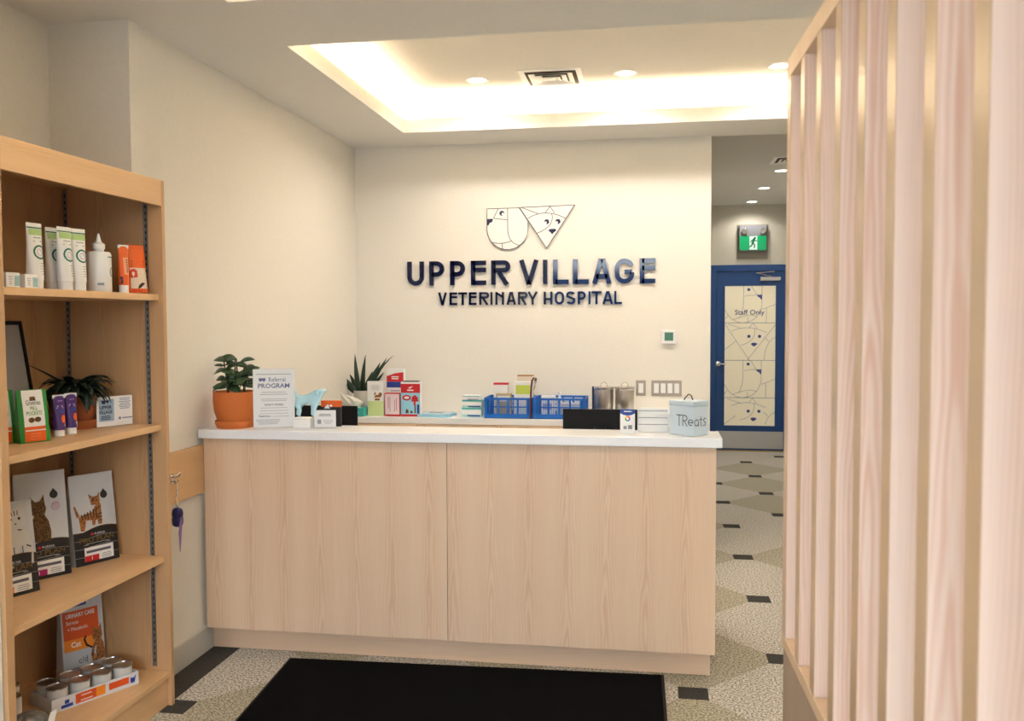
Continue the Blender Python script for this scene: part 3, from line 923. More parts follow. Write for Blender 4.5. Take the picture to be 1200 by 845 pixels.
# snake plant on the back worktop
p2 = thing('potted_plant', 'snake plant with upright dark leaves in a white pot by the back corner', 'plant', (-1.985, 5.84, .9205))
POTW = mat('white ceramic pot', rgb(214, 206, 192), .4)
M().box(-.035, .035, -.035, .035, 0, .03).build('pot_foot', POTW, p2, bevel=.004)
zs = pot(p2, .055, .062, .13, POTW, z=.0305)
spec = [(-.012, 100, -.035, .27, .028), (-.03, 135, -.045, .20, .026), (.0, 88, .004, .26, .026), (.02, 60, .02, .25, .028), (.03, 45, .045, .20, .024), (-.02, 120, -.03, .15, .026), (.03, 35, .05, .13, .026), (.015, 70, .05, .16, .024), (-.035, 150, -.03, .12, .022), (.02, 55, .02, .30, .022)]
for i, (x, el, y, L_, w_) in enumerate(spec):
    put_leaf('leaf', LEAFS, p2, (x, -.02+.012*(i % 3), zs-.01), 0, R(el), L_*1.03, w_*1.75, R(-14 if el < 70 else 8), fold=.35, shape='blade', roll=R(90 if i % 2 else 70), thick=.002)
put_leaf('leaf', LEAFS, p2, (.04, -.01, zs-.01), R(-10), R(70), .33, .026, R(50), fold=.35, shape='blade', roll=R(80), thick=.002)

# drooping plant on the shelf
p3 = thing('potted_plant', 'dark drooping plant in a terracotta pot on the second shelf', 'plant', (-2.225, 3.115, Z2+.0005))
zs = pot(p3, .062, .088, .135, mat('shaded terracotta', rgb(158, 84, 44), .75), saucer=.092)  # shade of the shelf is put into this browner pot colour
rd = random.Random(5)
for i in range(90):
    az = rd.uniform(0, 2*PI); el = rd.uniform(10, 75)
    L_ = rd.uniform(.11, .17)
    x, y = .03*math.cos(az), .03*math.sin(az)
    if x < 0: L_ *= .7
    if y > 0: L_ *= .84
    put_leaf('leaf', LEAFD, p3, (x, y, zs+rd.uniform(0, .03)), az, R(el), L_, .042, R(rd.uniform(70, 125)), fold=.2, shape='blade')
put_leaf('leaf', LEAFD, p3, (0, -.03, zs+.02), R(-115), R(38), .19, .034, R(10), fold=.3, shape='blade')
M().lathe([(.002, zs-.004), (.05, zs), (.06, zs+.02), (.04, zs+.045), (.002, zs+.05)], 14).build('crown', LEAFD, p3, smooth=True)

# ============================================================ COUNTER ITEMS
def face(loc, a, b):  # rz for an object whose width runs from point a to point b
    return math.atan2(b[1]-a[1], b[0]-a[0])
CZ = 1.0605
ACR = mat('clear acrylic', rgb(236, 240, 244), .08, alpha=.07)
rz = math.atan2(.128*.8, .141)
sg = thing('sign_holder', 'upright acrylic holder with the white referral program sheet', 'sign', (-1.752, 3.885, CZ), R(22))
hw, hh = .093, .275
M().box(-hw, hw, .001, .003, .004, hh).build('sheet', PAPER, sg)
M().box(-hw-.002, hw+.002, -.0012, 0, .002, hh+.003).build('acrylic_front', ACR, sg)
M().box(-hw-.002, hw+.002, .0035, .0048, .002, hh+.003).build('acrylic_back', ACR, sg)
M().box(-hw-.002, hw+.002, -.03, .05, 0, .0018).build('foot', ACR, sg)
fm = plane_map(.0006)
a = Art(fm, .0001); a.text('Referral', .015, .217, .03, bold=.01, width=.075); a.build('lettering', mat('slate blue ink', rgb(88, 104, 150), .5), sg)
a = Art(fm, .0001); a.text('PROGRAM', 0, .188, .030, bold=.02, width=.142)
a.poly([(-.068, .234), (-.036, .234), (-.038, .222), (-.044, .217), (-.052, .224), (-.056, .219), (-.064, .219), (-.067, .226)])
a.build('lettering', mat('deep blue ink', rgb(40, 62, 124), .5), sg)
a = Art(fm, .0001); a.lines(-.08, .08, .252, .252, 1, .003, 2); a.lines(-.075, .075, .158, .168, 2, .0026, 3); a.lines(-.08, .08, .128, .136, 2, .0022, 4)
a.lines(-.07, .07, .055, .095, 4, .0018, 5); a.lines(-.085, .03, .02, .04, 4, .0022, 6); a.build('small_print', GREYINK, sg)
a = Art(fm, .0001); a.text('HOW IT WORKS', 0, .105, .013, bold=.02, width=.085); a.text('Thank You', -.045, .053, .012, bold=.02, width=.05); a.build('lettering', mat('dark slate ink', rgb(60, 66, 84), .5), sg)

# dog figurine (light blue), side view facing right, standing on a white box
wb = thing('small_box', 'small white box carrying the blue dog figurine on the counter', 'box', (-1.62, 3.925, CZ))
M().box(-.045, .040, -.03, .03, 0, .048).build('body', PAPER, wb, bevel=.002)
M().box(-.045, .040, -.0302, .0302, .040, .0405).build('lid_seam', GREYINK, wb)
dg = thing('dog_figurine', 'glossy light blue dog figurine standing on a small white box', 'figurine', (-1.590, 3.925, CZ+.0487))
bmm = bpy.data.meshes.new('body')
V_ = [(-.052, 0, .080), (-.012, 0, .082), (.028, 0, .086), (.040, 0, .110), (.056, 0, .128), (.082, 0, .116)]
Rr = [.026, .023, .029, .027, .034, .021]
E_ = [(0, 1), (1, 2), (2, 3), (3, 4), (4, 5)]
def chain(root, pts, rs):
    prev = root
    for p, r_ in zip(pts, rs):
        V_.append(p); Rr.append(r_); E_.append((prev, len(V_)-1)); prev = len(V_)-1
chain(0, [(-.056, -.012, .050), (-.046, -.014, .028), (-.052, -.014, .008), (-.044, -.014, .005)], [.016, .009, .009, .007])
chain(0, [(-.062, .012, .050), (-.066, .014, .028), (-.070, .014, .008), (-.062, .014, .005)], [.016, .009, .009, .007])
chain(2, [(.026, -.012, .050), (.024, -.014, .026), (.022, -.014, .008), (.030, -.014, .005)], [.013, .009, .009, .007])
chain(2, [(.010, .012, .050), (.006, .014, .026), (.004, .014, .008), (.012, .014, .005)], [.013, .009, .009, .007])
chain(0, [(-.068, 0, .096), (-.076, 0, .116), (-.082, 0, .136)], [.009, .005, .003])
chain(4, [(.046, -.026, .124), (.042, -.031, .100)], [.010, .010])
chain(4, [(.046, .026, .124), (.042, .031, .100)], [.010, .010])
bmm.from_pydata(V_, E_, [])
DOGB = mat('light blue gloss', rgb(188, 232, 244), .2, coat=.5)
bmm.materials.append(DOGB)
do = bpy.data.objects.new('body', bmm); COL.objects.link(do); do.parent = dg
smod = do.modifiers.new('skin', 'SKIN'); smod.use_smooth_shade = True
for i, sv in enumerate(bmm.skin_vertices[0].data):
    sv.radius = (Rr[i], Rr[i]*.9); sv.use_root = (i == 0)
ss = do.modifiers.new('subd', 'SUBSURF'); ss.levels = 2; ss.render_levels = 2
do.location = (0, 0, .003)
do.scale = (.98, 1, 1.0)

# card stand
cd = thing('card_stand', 'white card with code square in a clear stand beside the dog figurine', 'sign', (-1.515, 3.915, CZ), R(8))
M().box(-.05, .05, 0, .002, .003, .083).build('card', PAPER, cd)
M().box(-.053, .053, -.0015, -.0005, 0, .086).box(-.053, .053, -.02, .035, 0, .0015).build('acrylic_holder', ACR, cd)
a = Art(plane_map(0), .0003); a.lines(-.035, .035, .058, .064, 2, .004, 3); a.rect(-.036, -.018, .02, .04); a.lines(-.008, .036, .022, .036, 3, .002, 2)
a.build('small_print', GREYINK, cd)
c2 = thing('card_box', 'orange and black card box behind the white card stand', 'box', (-1.515, 3.985, CZ))
M().box(-.045, .05, 0, .02, 0, .092).build('body', BLACKP, c2, bevel=.001)
M().box(-.046, .051, -.001, .021, .0925, .122).build('band', ORANGE, c2, bevel=.001)
a = Art(plane_map(-.001)); a.disk(-.012, .098, .006); a.disk(.004, .098, .006); a.poly([(-.03, .085), (-.02, .098), (-.006, .092), (-.002, .085)]); a.build('print', PAPER, c2)

# monitors seen from behind
def monitor(x0, x1, y, ztop, label, rz_=0):
    w_ = (x1-x0)
    t = thing('computer_monitor', label, 'monitor', ((x0+x1)/2, y, .7405), rz_, 'monitors at the reception desk')
    zt = ztop-.7405
    M().box(-w_/2, w_/2, 0, .018, zt-.24, zt).build('bezel', BLACK, t, bevel=.003)
    M().box(-w_/2+.006, w_/2-.006, -.0, -.001, zt-.23, zt-.006).build('back_shell', BLACK, t)
    M().box(-w_/2+.01, w_/2-.01, .0181, .019, zt-.225, zt-.01).build('screen', mat('screen dark', rgb(30, 50, 80), .15), t)
    M().box(-.03, .03, -.03, -.002, .012, zt-.08).build('neck', BLACK, t, bevel=.003)
    M().box(-.1, .1, -.09, .07, 0, .0115).build('foot', BLACK, t, bevel=.003)
monitor(-1.835, -1.487, 4.28, 1.128, 'black monitor back behind the dog figurine and card stand')
monitor(-.440, -.080, 4.28, 1.127, 'wide black monitor back behind the counter, near the blue-topped card')

# blue topped white card
bcx = thing('table_card', 'small white card with a blue top and coloured ring logo', 'sign', (-.115, 3.895, CZ))
M().box(-.032, .032, 0, .002, .0, .108).build('card', PAPER, bcx)
M().box(-.034, .034, .0025, .03, 0, .002).build('foot', ACR, bcx)
fm = plane_map(0)
a = Art(fm); a.rect(-.032, .032, .09, .108, 6); a.poly([(-.032, .09), (.032, .09), (.022, .084), (0, .079), (-.022, .084)]); a.build('blue_header', BLUEP, bcx)
a = Art(fm, .0012); a.lines(-.022, .022, .098, .098, 1, .004, 3); a.build('header_print', PAPER, bcx)
for k, (c_, cn) in enumerate((((220, 60, 50), 'logo red'), ((240, 180, 40), 'logo yellow'), ((60, 160, 80), 'logo green'), ((60, 110, 210), 'logo blue'))):
    a = Art(fm); a.ring(0, .066, .009, .006, 7, k*PI/2, (k+1)*PI/2); a.build('ring_logo_segment', mat(cn, rgb(*c_), .5), bcx)
a = Art(fm); a.rect(-.018, -.004, .02, .034); a.rect(.002, .020, .02, .038); a.build('small_print', GREYINK, bcx)

# white brochure rack (three steps)
rk = thing('brochure_rack', 'white stepped card rack between the monitor and the treats box', 'rack', (-.005, 3.97, CZ))
for i in range(3):
    M().box(-.066, .066, .012*i-.002, .012*i, 0, .04+.029*i).build('step_front', WHITE, rk, bevel=.001)
    M().box(-.064, .064, .012*i-.0025, .012*i-.0021, .04+.029*i-.008, .04+.029*i-.005).build('shade_line', GREYINK, rk)  # thin grey lines painted in as shading between the steps
    M().box(-.060, .060, .012*i+.002, .012*i+.006, .003, .04+.029*i-.006+.012).build('card_stack', PAPER, rk)
M().box(-.066, .066, .036, .039, 0, .104).build('rack_back', WHITE, rk, bevel=.001)
M().box(-.0685, -.0665, -.004, .039, 0, .1).build('rack_side', WHITE, rk); M().box(.0665, .0685, -.004, .039, 0, .1).build('rack_side', WHITE, rk)

# treats box: corner towards the camera
tb = thing('treats_box', 'pale blue-grey metal treats tin with a cord handle at the counter end', 'canister', (.148, 3.915, CZ))
BOXC = mat('pale blue grey tin', rgb(206, 222, 234), .35)
A_, B_, C_ = Vector((.064-.148, 3.907-3.915)), Vector((.166-.148, 3.829-3.915)), Vector((.233-.148, 3.906-3.915))
D_ = A_+C_-B_
hgt = .150
q = [A_, B_, C_, D_]
q = [(p.x, p.y) for p in q]
M().flat(q, 0, hgt-.022).build('body', BOXC, tb, bevel=.004, seg=3)
ce = ((A_+C_)/2)
M().flat([(ce.x+(x-ce.x)*1.015, ce.y+(y-ce.y)*1.015) for x, y in q], hgt-.0215, hgt).build('lid', BOXC, tb, bevel=.003)
M().tube([(ce.x-.022, ce.y, hgt-.002), (ce.x-.012, ce.y, hgt+.014), (ce.x, ce.y, hgt+.026), (ce.x+.010, ce.y, hgt+.020), (ce.x+.018, ce.y, hgt-.002)], .003, 8).build('cord_handle', mat('brown cord', rgb(110, 90, 76), .8), tb, smooth=True)
def edge_map(P0, P1):
    d = (P1-P0); L_ = d.length; d = d/L_; n = Vector((d.y, -d.x))
    return (lambda x, s, o: (P0.x+d.x*x+n.x*(o+.0002), P0.y+d.y*x+n.y*(o+.0002), s)), L_
INKG = mat('grey outline ink', rgb(84, 92, 98), .5)
fmA, lA = edge_map(A_, B_)
a = Art(fmA)
zb, hh = .042, .046
def st(a, pts, x0, w=.0042):
    a.stroke([(x0+x, zb+z) for x, z in pts], w)
x = lA-.088
st(a, [(0, hh), (.028, hh)], x); st(a, [(.014, hh), (.014, 0)], x)
x += .033
st(a, [(0, 0), (0, hh)]+[(.004, hh)]+arc(.010, hh*.75, .0115, 90, -90, 8)+[(0, hh*.5)], x); st(a, [(.008, hh*.5), (.022, 0)], x)
x += .029
st(a, [(0.001, .017), (.022, .017)]+arc(.0115, .017, .012, 0, 300, 12), x)
a.build('lettering', INKG, tb)
fmB, lB = edge_map(B_, C_)
a = Art(fmB)
x = .006
st(a, arc(.013, .016, .013, 0, 360, 14)+[(.026, .016), (.026, 0)], x)
x += .032
st(a, [(.010, .040), (.010, .004), (.016, 0)], x, .004); st(a, [(.0, .028), (.020, .028)], x, .004)
x += .026
st(a, [(.018, .030), (.008, .032), (.002, .024), (.008, .017), (.016, .012), (.012, .002), (.0, .002)], x, .004)
a.build('lettering', INKG, tb)

# ============================================================ BACK WORKTOP ITEMS
BZ = .9205
def carton(name, label, x0, x1, y, z0, h, m_, cat='box', d=.06, rz_=0, bev=.001, group=None):
    t = thing(name, label, cat, ((x0+x1)/2, y, z0), rz_, group)
    w_ = (x1-x0)/2
    M().box(-w_, w_, 0, d, 0, h).build('carton', m_, t, bevel=bev)
    return t, w_, h
tt = thing('tissue_box', 'teal tissue box with a white tissue by the snake plant', 'tissue box', (-1.988, 5.70, BZ), R(-4))
M().box(-.085, .075, -.05, .05, 0, .058).build('box', TEAL, tt, bevel=.003)
a = Art(plane_map(-.05)); a.disk(-.02, .03, .018); a.disk(.03, .025, .012); a.ring(-.05, .03, .012, .005); a.build('printed_pattern', TEALL, tt)
ti_ = M()
secs = []
for (z, w_, d_, ox) in ((.0585, .035, .012, 0), (.08, .06, .02, -.02), (.105, .085, .026, -.03), (.13, .07, .02, -.06), (.15, .02, .01, -.10)):
    secs.append([(ox+w_*math.cos(2*PI*i/16)*(1+.12*math.sin(5*i)), d_*math.sin(2*PI*i/16)*(1+.3*math.sin(3*i)), z+.012*math.cos(2*PI*i/16)*-1) for i in range(16)])
ti_.sections(secs).build('tissue', mat('tissue white', rgb(236, 230, 220), .8), tt, smooth=True)

t, w_, h = carton('carton_box', 'tall white and pale green carton in front of the snake plant', -1.905, -1.792, 5.70, BZ, .232, PAPER, d=.045)
fm = plane_map(0)
a = Art(fm); a.rect(-w_+.001, w_-.001, .001, .1); a.build('green_base', LGREEN, t)
a = Art(fm, .0011); a.poly([(-.01, .125), (.035, .125), (.04, .135), (.03, .142), (.0, .142)]); a.poly([(-.012, .14), (-.004, .165), (.006, .148)]); a.disk(.034, .146, .012); a.poly([(-.005, .104), (.03, .104), (.03, .118), (-.005, .118)]); a.build('printed_picture', BROWN2, t)
a = Art(fm); a.lines(-.035, .035, .175, .205, 5, .002, 8); a.build('small_print', GREYINK, t)
t, w_, h = carton('carton_box', 'tallest carton at the back, red and blue over white', -1.80, -1.682, 5.80, BZ, .312, PAPER, d=.06)
fm = plane_map(0)
a = Art(fm); a.poly([(-w_, .225), (w_, .225), (w_, .29), (0, .282), (-w_, .262)]); a.build('red_panel', RED, t)
a = Art(fm); a.rect(-w_, w_, .185, .2245); a.build('blue_panel', BLUEP, t)
a = Art(fm, .0012); a.lines(-.035, .035, .245, .258, 2, .007, 4); a.build('header_print', PAPER, t)
a = Art(fm, .0012); a.lines(-.045, .045, .163, .163, 1, .006, 4); a.build('small_print', GREYINK, t)
a = Art(fm); a.rect(-w_, w_, .0, .14); a.build('dark_panel', BLACKP, t)
t, w_, h = carton('carton_box', 'pink-edged white carton between the green and red cartons', -1.785, -1.68, 5.70, BZ, .155, RED, d=.05)
a = Art(plane_map(0)); a.rect(-w_+.004, w_-.003, .012, h-.006); a.build('label_panel', mat('pale pink paper', rgb(236, 218, 222), .5), t)
a = Art(plane_map(0), .0012); a.rect(-.03, -.024, .05, .13); a.rect(-.018, -.013, .03, .13); a.rect(.026, .032, .04, .12); a.rect(.014, .019, .03, .11); a.build('small_print', mat('pink grey ink', rgb(190, 140, 170), .5), t)
t, w_, h = carton('carton_box', 'red and light blue cat carton beside the booklet', -1.672, -1.540, 5.70, BZ, .230, PAPER, d=.06)
a = Art(fm); a.rect(-w_, w_, .158, .218, 1); a.rect(-w_, w_, 0, .014); a.build('red_panel', RED, t)
a = Art(fm); a.rect(-w_, w_, .0142, .1578); a.build('blue_panel', SKY, t)
a = Art(fm, .0012); a.lines(-.03, .03, .175, .175, 1, .008, 4); a.poly([(-.018, .19), (.0, .186), (.018, .204), (.004, .2), (-.004, .196)]); a.disk(-.026, .125, .018, 14, .009); a.build('header_print', PAPER, t)
a = Art(fm, .0009); a.disk(-.026, .125, .030, 18, .019); a.poly([(.005, .10), (.055, .10), (.05, .128), (.03, .145), (.012, .132)]); a.rect(.022, .036, .075, .1); a.build('printed_red_shapes', RED, t)
a = Art(fm, .0012); a.rect(.027, .036, .022, .076); a.poly([(-.036, .022), (-.012, .022), (-.016, .045), (-.03, .05)]); a.disk(.006, .03, .009); a.build('printed_dark_shapes', BROWN1, t)
a = Art(fm, .0012); a.rect(.045, .06, .02, .08); a.build('printed_side_strip', BLUEP, t)
a = M().box(-.052, .052, .008, .05, .2305, .2365).build('lid', BLACKP, t)

bk = thing('booklet', 'light blue booklet pile lying flat on the back worktop', 'booklet', (-1.44, 5.76, BZ), R(-6))
M().box(-.11, .11, -.08, .09, 0, .012).build('bottom_booklet', SKY, bk, bevel=.001)
M().box(-.09, .10, -.055, .075, .0125, .020).build('top_booklet', mat('pale blue paper', rgb(186, 210, 224), .5), bk, bevel=.001, )
a = Art(lambda x, s, d: (x, s, .0202+d)); a.rect(-.06, .04, -.02, .05); a.build('printed_panel', GREYINK, bk)
for i in range(3):
    pos = ('bottom', 'middle', 'top')[i]
    h_ = (.062, .05, .028)[i]; z_ = BZ+(0, .0627, .1134)[i]
    t, w_, h = carton('glove_box', 'white and teal carton, %s of the stack left of the blue crates' % pos, -1.262+.004*i, -1.13+.003*i-(.02 if i == 2 else 0), 5.72, z_, h_, (TEALL, TEALL, PAPER)[i], d=.09, group='teal cartons stacked beside the crates')
    a = Art(fm); a.rect(-w_, w_, h*.28, h*.75); a.build('white_panel', PAPER, t)
    a = Art(fm); a.rect(-w_, w_, h*.82, h*.97); a.build('teal_band', TEAL, t)
    a = Art(fm, .0011); a.rect(-w_*.4, w_*.9, h*.06, h*.2); a.build('navy_band', BLUEP, t)

def crate(x0, x1, y0, y1, h, label):
    t = thing('storage_crate', label, 'crate', ((x0+x1)/2, (y0+y1)/2, BZ), 0, 'blue crates on the back worktop')
    W_, D_ = (x1-x0)/2, (y1-y0)/2
    th_ = .006
    M().box(-W_, W_, -D_, D_, 0, .004).build('floor_panel', CRATE, t)
    def wall(w_, x_is=True):
        pass
    for s_, nm in ((-1, 'f'), (1, 'b')):
        m = M(); y_a = s_*D_; y_b = s_*(D_-th_); a_, b_ = min(y_a, y_b), max(y_a, y_b)
        m.box(-W_, W_, a_, b_, .0, .030).box(-W_, W_, a_-.001, b_+.001, h-.014, h)
        for i in range(5):
            x = -W_+.03+(2*W_-.06)*i/4
            m.box(x-.007, x+.007, a_, b_, .03, h-.014)
        for i in range(23):
            x = -W_+.03+(2*W_-.06)*i/22
            m.box(x-.0012, x+.0012, a_+.002, b_-.002, .03, h-.014)
        m.box(-W_, -W_+.028, a_, b_, .03, h-.014).box(W_-.028, W_, a_, b_, .03, h-.014)
        m.box(-W_+.03, W_-.03, a_+.001, b_-.001, .071, .079)
        m.build('lattice_wall', CRATE, t)
    for s_ in (-1, 1):
        m = M(); xa = s_*W_; xb = s_*(W_-th_); a_, b_ = min(xa, xb), max(xa, xb)
        m.box(a_, b_, -D_+th_, D_-th_, 0, .03).box(a_, b_, -D_+th_, D_-th_, h-.014, h)
        for i in range(5):
            y = -D_+th_+.01+(2*D_-.032)*i/4
            m.box(a_, b_, y, y+.012, .03, h-.014)
        m.build('lattice_wall', CRATE, t)
    return t
crate(-1.098, -.782, 5.66, 5.90, .135, 'left blue lattice crate on the back worktop, full of packets')
crate(-.775, -.435, 5.66, 5.90, .135, 'right blue lattice crate on the back worktop, behind the monitor')
# things in the crates
t, w_, h = carton('carton_box', 'white carton with a red top edge inside the left blue crate', -1.06, -.965, 5.80, BZ+.0045, .205, PAPER, d=.05)
M().box(-w_-.001, w_+.001, -.001, .051, h+.0002, h+.012).build('lid', RED, t)
t, w_, h = carton('carton_box', 'small tan carton low in the left blue crate', -1.03, -.93, 5.72, BZ+.0045, .152, mat('tan card', rgb(196, 176, 130), .6), d=.05)
a = Art(fm); a.rect(-w_+.01, w_-.01, .10, .14); a.build('label_panel', PAPER, t)
t, w_, h = carton('carton_box', 'carton with a yellow-green label rising from the left blue crate', -.91, -.79, 5.72, BZ+.0045, .232, PAPER, d=.05)
a = Art(fm); a.rect(-w_+.012, w_-.012, .15, .21); a.build('label_panel', YEL, t)
t, w_, h = carton('carton_box', 'brown-topped carton behind the yellow-green label carton', -.90, -.795, 5.80, BZ+.0045, .262, mat('cream card', rgb(220, 208, 186), .6), d=.05)
M().box(-w_, w_, 0, .05, h+.0002, h+.008).build('lid', mat('brown card', rgb(176, 128, 72), .6), t)
t, w_, h = carton('carton_box', 'low white packet in the right blue crate beside the leash', -.73, -.64, 5.72, BZ+.0045, .14, PAPER, d=.05)
a = Art(fm); a.rect(-w_+.01, w_-.02, .05, .09); a.build('label_panel', mat('lilac print', rgb(170, 160, 210), .5), t)
t, w_, h = carton('carton_box', 'flat grey-white packet at the right end of the right crate', -.60, -.47, 5.75, BZ+.0045, .09, mat('grey card', rgb(206, 206, 210), .6), d=.06)
bt = thing('small_bottle', 'small clear bottle standing in the right blue crate', 'bottle', (-.62, 5.82, BZ+.0045))
M().lathe([(.001, 0), (.02, .0), (.02, .10), (.008, .125), (.008, .14), (.011, .141), (.011, .16), (.001, .16)], 18).build('body', mat('milky plastic', rgb(220, 226, 230), .3), bt, smooth=True)
# leash hanging over the crate
ls = thing('dog_leash', 'dark red strap looped over the joint between the two blue crates', 'leash', (-.790, 5.648, BZ))
lpts = [(0, -.0, .001), (.002, -.002, .10), (.002, -.001, .16), (.004, .01, .21), (.008, .015, .25), (.022, .018, .268), (.034, .02, .262), (.030, .02, .245)]
lm = M()
secs = [[(p[0]-.006, p[1]-.0015, p[2]), (p[0]+.006, p[1]-.0015, p[2]), (p[0]+.006, p[1]+.0015, p[2]), (p[0]-.006, p[1]+.0015, p[2])] for p in lpts]
lm.sections(secs).build('strap', mat('maroon webbing', rgb(96, 34, 34), .8), ls)
M().tube([(.030, .02, .262), (.038, .02, .255), (.036, .02, .235), (.027, .02, .232), (.024, .02, .248)], .003, 8).build('clip', mat('grey clip', rgb(150, 140, 136), .4, .5), ls, smooth=True)
M().tube([(.018, .02, .19), (.026, .02, .21), (.028, .02, .235), (.022, .02, .26)], .003, 8).build('cord', mat('grey cord', rgb(130, 140, 130), .7), ls, smooth=True)
# canisters
def canister(x, label):
    t = thing('metal_canister', label, 'canister', (x, 5.79, BZ), 0, 'steel canisters on the back worktop')
    M().lathe([(.001, 0), (.060, 0), (.062, .003), (.062, .185), (.060, .187), (.001, .187)], 40).build('body', STEEL, t, smooth=True)
    M().lathe([(.001, .1875), (.064, .1875), (.066, .19), (.066, .203), (.062, .207), (.001, .210)], 40).build('lid', CHROME, t, smooth=True)
    M().tube([(-.022, 0, .206), (-.018, 0, .225), (0, 0, .235), (.018, 0, .225), (.022, 0, .206)], .003, 8).build('lid_handle', CHROME, t, smooth=True)
canister(-.325, 'left of the two stainless steel canisters on the back worktop')
canister(-.190, 'right of the two stainless steel canisters on the back worktop')
t, w_, h = carton('carton_box', 'thin dark blue box just left of the steel canisters', -.405, -.39, 5.82, BZ, .20, mat('midnight card', rgb(26, 40, 70), .5), d=.06)

# ============================================================ HOOK, BAG DISPENSER on the wall rail
hk = thing('wall_hook', 'chrome double hook screwed to the maple wall rail', 'hook', (XL+.020, 3.54, .878))
M().box(0, .004, -.012, .012, -.025, .02).build('hook_plate', CHROME, hk, bevel=.001)
M().tube([(.004, 0, .008), (.02, 0, .004), (.035, 0, .008), (.045, 0, .024)], .0035, 10).build('upper_hook', CHROME, hk, smooth=True)
M().tube([(.004, 0, -.012), (.016, 0, -.022), (.028, 0, -.018), (.032, 0, -.006)], .0035, 10).build('lower_hook', CHROME, hk, smooth=True)
M().tube([(.004, 0, .005), (.018, .018, .012), (.022, .038, .020)], .0035, 10).build('side_hook', CHROME, hk, smooth=True)
dp = thing('bag_dispenser', 'navy blue waste bag dispenser hanging by a carabiner from the hook', 'bag dispenser', (XL+.045, 3.54, .665))
M().lathe([(.001, 0), (.012, .001), (.021, .008), (.0235, .02), (.0235, .038), (.021, .044), (.0235, .05), (.0235, .062), (.020, .076), (.010, .084), (.001, .085)], 24).build('case', mat('navy plastic', rgb(20, 22, 96), .35), dp, smooth=True)
loop = [(.0, .013*math.sin(t_*PI/8), .112+.022*math.cos(t_*PI/8)) for t_ in range(17)]
M().tube(loop, .0022, 8).build('carabiner', CHROME, dp, smooth=True)
M().tube([(0, 0, .083), (0, 0, .092)], .004, 8).build('swivel', CHROME, dp)
M().tube([(0, 0, .134), (.0, .001, .16), (-.002, 0, .19), (-.012, 0, .204), (-.016, 0, .196)], .004, 8, taper=.0028).build('snap_hook', CHROME, dp, smooth=True)
rb = M()
secs = []
for i, (x, y, z, w_) in enumerate(((.022, -.006, .045, .006), (.024, -.016, .02, .012), (.024, -.024, -.02, .014), (.024, -.024, -.055, .010), (.024, -.026, -.10, .004))):
    secs.append([(x, y-w_, z), (x+.001, y, z-.004), (x, y+w_, z), (x-.002, y, z)])
rb.sections(secs).build('bag_end', mat('lilac bag film', rgb(134, 104, 176), .4), dp, smooth=True)

# ============================================================ SHELF ITEMS
F90 = R(90)
def tube_item(name, label, x, y, z, h, r, topw, body, capm, caph, rz_, group=None, cap_r=None, crimp=None, cat='tube'):
    """Squeeze tube standing on its cap, flat crimp on top."""
    t = thing(name, label, cat, (x, y, z), rz_, group)
    cap_r = cap_r or r*.92
    M().lathe([(.001, 0), (cap_r, 0), (cap_r, caph), (.001, caph)], 24).build('cap', capm, t, smooth=True)
    def sec(s):
        k = s
        hwx = r+(topw/2-r)*k; hd = r*(1-k)**.8+.0014
        return hwx, hd
    secs = []
    n = 24
    for j in range(9):
        s = j/8; hwx, hd = sec(s)
        secs.append([(hwx*math.cos(2*PI*i/n), hd*math.sin(2*PI*i/n), caph+.0005+(h-caph)*s) for i in range(n)])
    M().sections(secs).build('body', body, t, smooth=True)
    if crimp:
        M().box(-topw/2-.0005, topw/2+.0005, -.0022, .0022, h-.012, h+.001).build('crimp', crimp, t)
    def fn(x_, s, d):
        k = min(1, max(0, (s-caph)/(h-caph))); hwx, hd = sec(k)
        q_ = max(0, 1-(x_/hwx)**2)
        return (x_, -(hd)*math.sqrt(q_)-d, s)
    return t, fn
GRN = mat('dark green ring', rgb(20, 110, 84), .4)
LIME = mat('lime gradient', rgb(176, 206, 130), .5)
TUBEW = mat('tube white', rgb(232, 230, 224), .35)
def care_tube(x, y, label, rz_):
    t, fn = tube_item('care_tube', label, x, y, Z1+.0005, .218, .027, .062, TUBEW, TUBEW, .03, rz_, 'white care tubes on the top shelf')
    a = Art(fn, .001); a.rect(-.030, .030, .2005, .2045, 8); a.ring(.006, .122, .021, .006, 24); a.build('green_print', GRN, t)
    a = Art(fn, .0008); a.rect(-.026, .027, .178, .199, 8); a.build('lime_panel', LIME, t)
    a = Art(fn, .0014); a.lines(-.018, .022, .158, .170, 2, .003, 3); a.lines(.0, .02, .05, .085, 5, .0022, 4); a.build('small_print', GREYINK, t)
    a = Art(fn, .0008); a.disk(.006, .122, .013, 16); a.build('pale_disc', mat('lilac grey', rgb(200, 196, 206), .4), t)
care_tube(-2.03, 2.655, 'white care tube with a green ring, standing alone left on the top shelf', R(80))
care_tube(-2.07, 2.80, 'white green-ringed care tube hidden behind two others on the top shelf', R(80))
care_tube(-2.015, 2.785, 'white green-ringed care tube, front left of the top-shelf cluster', R(80))
care_tube(-2.01, 2.850, 'white green-ringed care tube nearest the pump bottle on the top shelf', R(72))
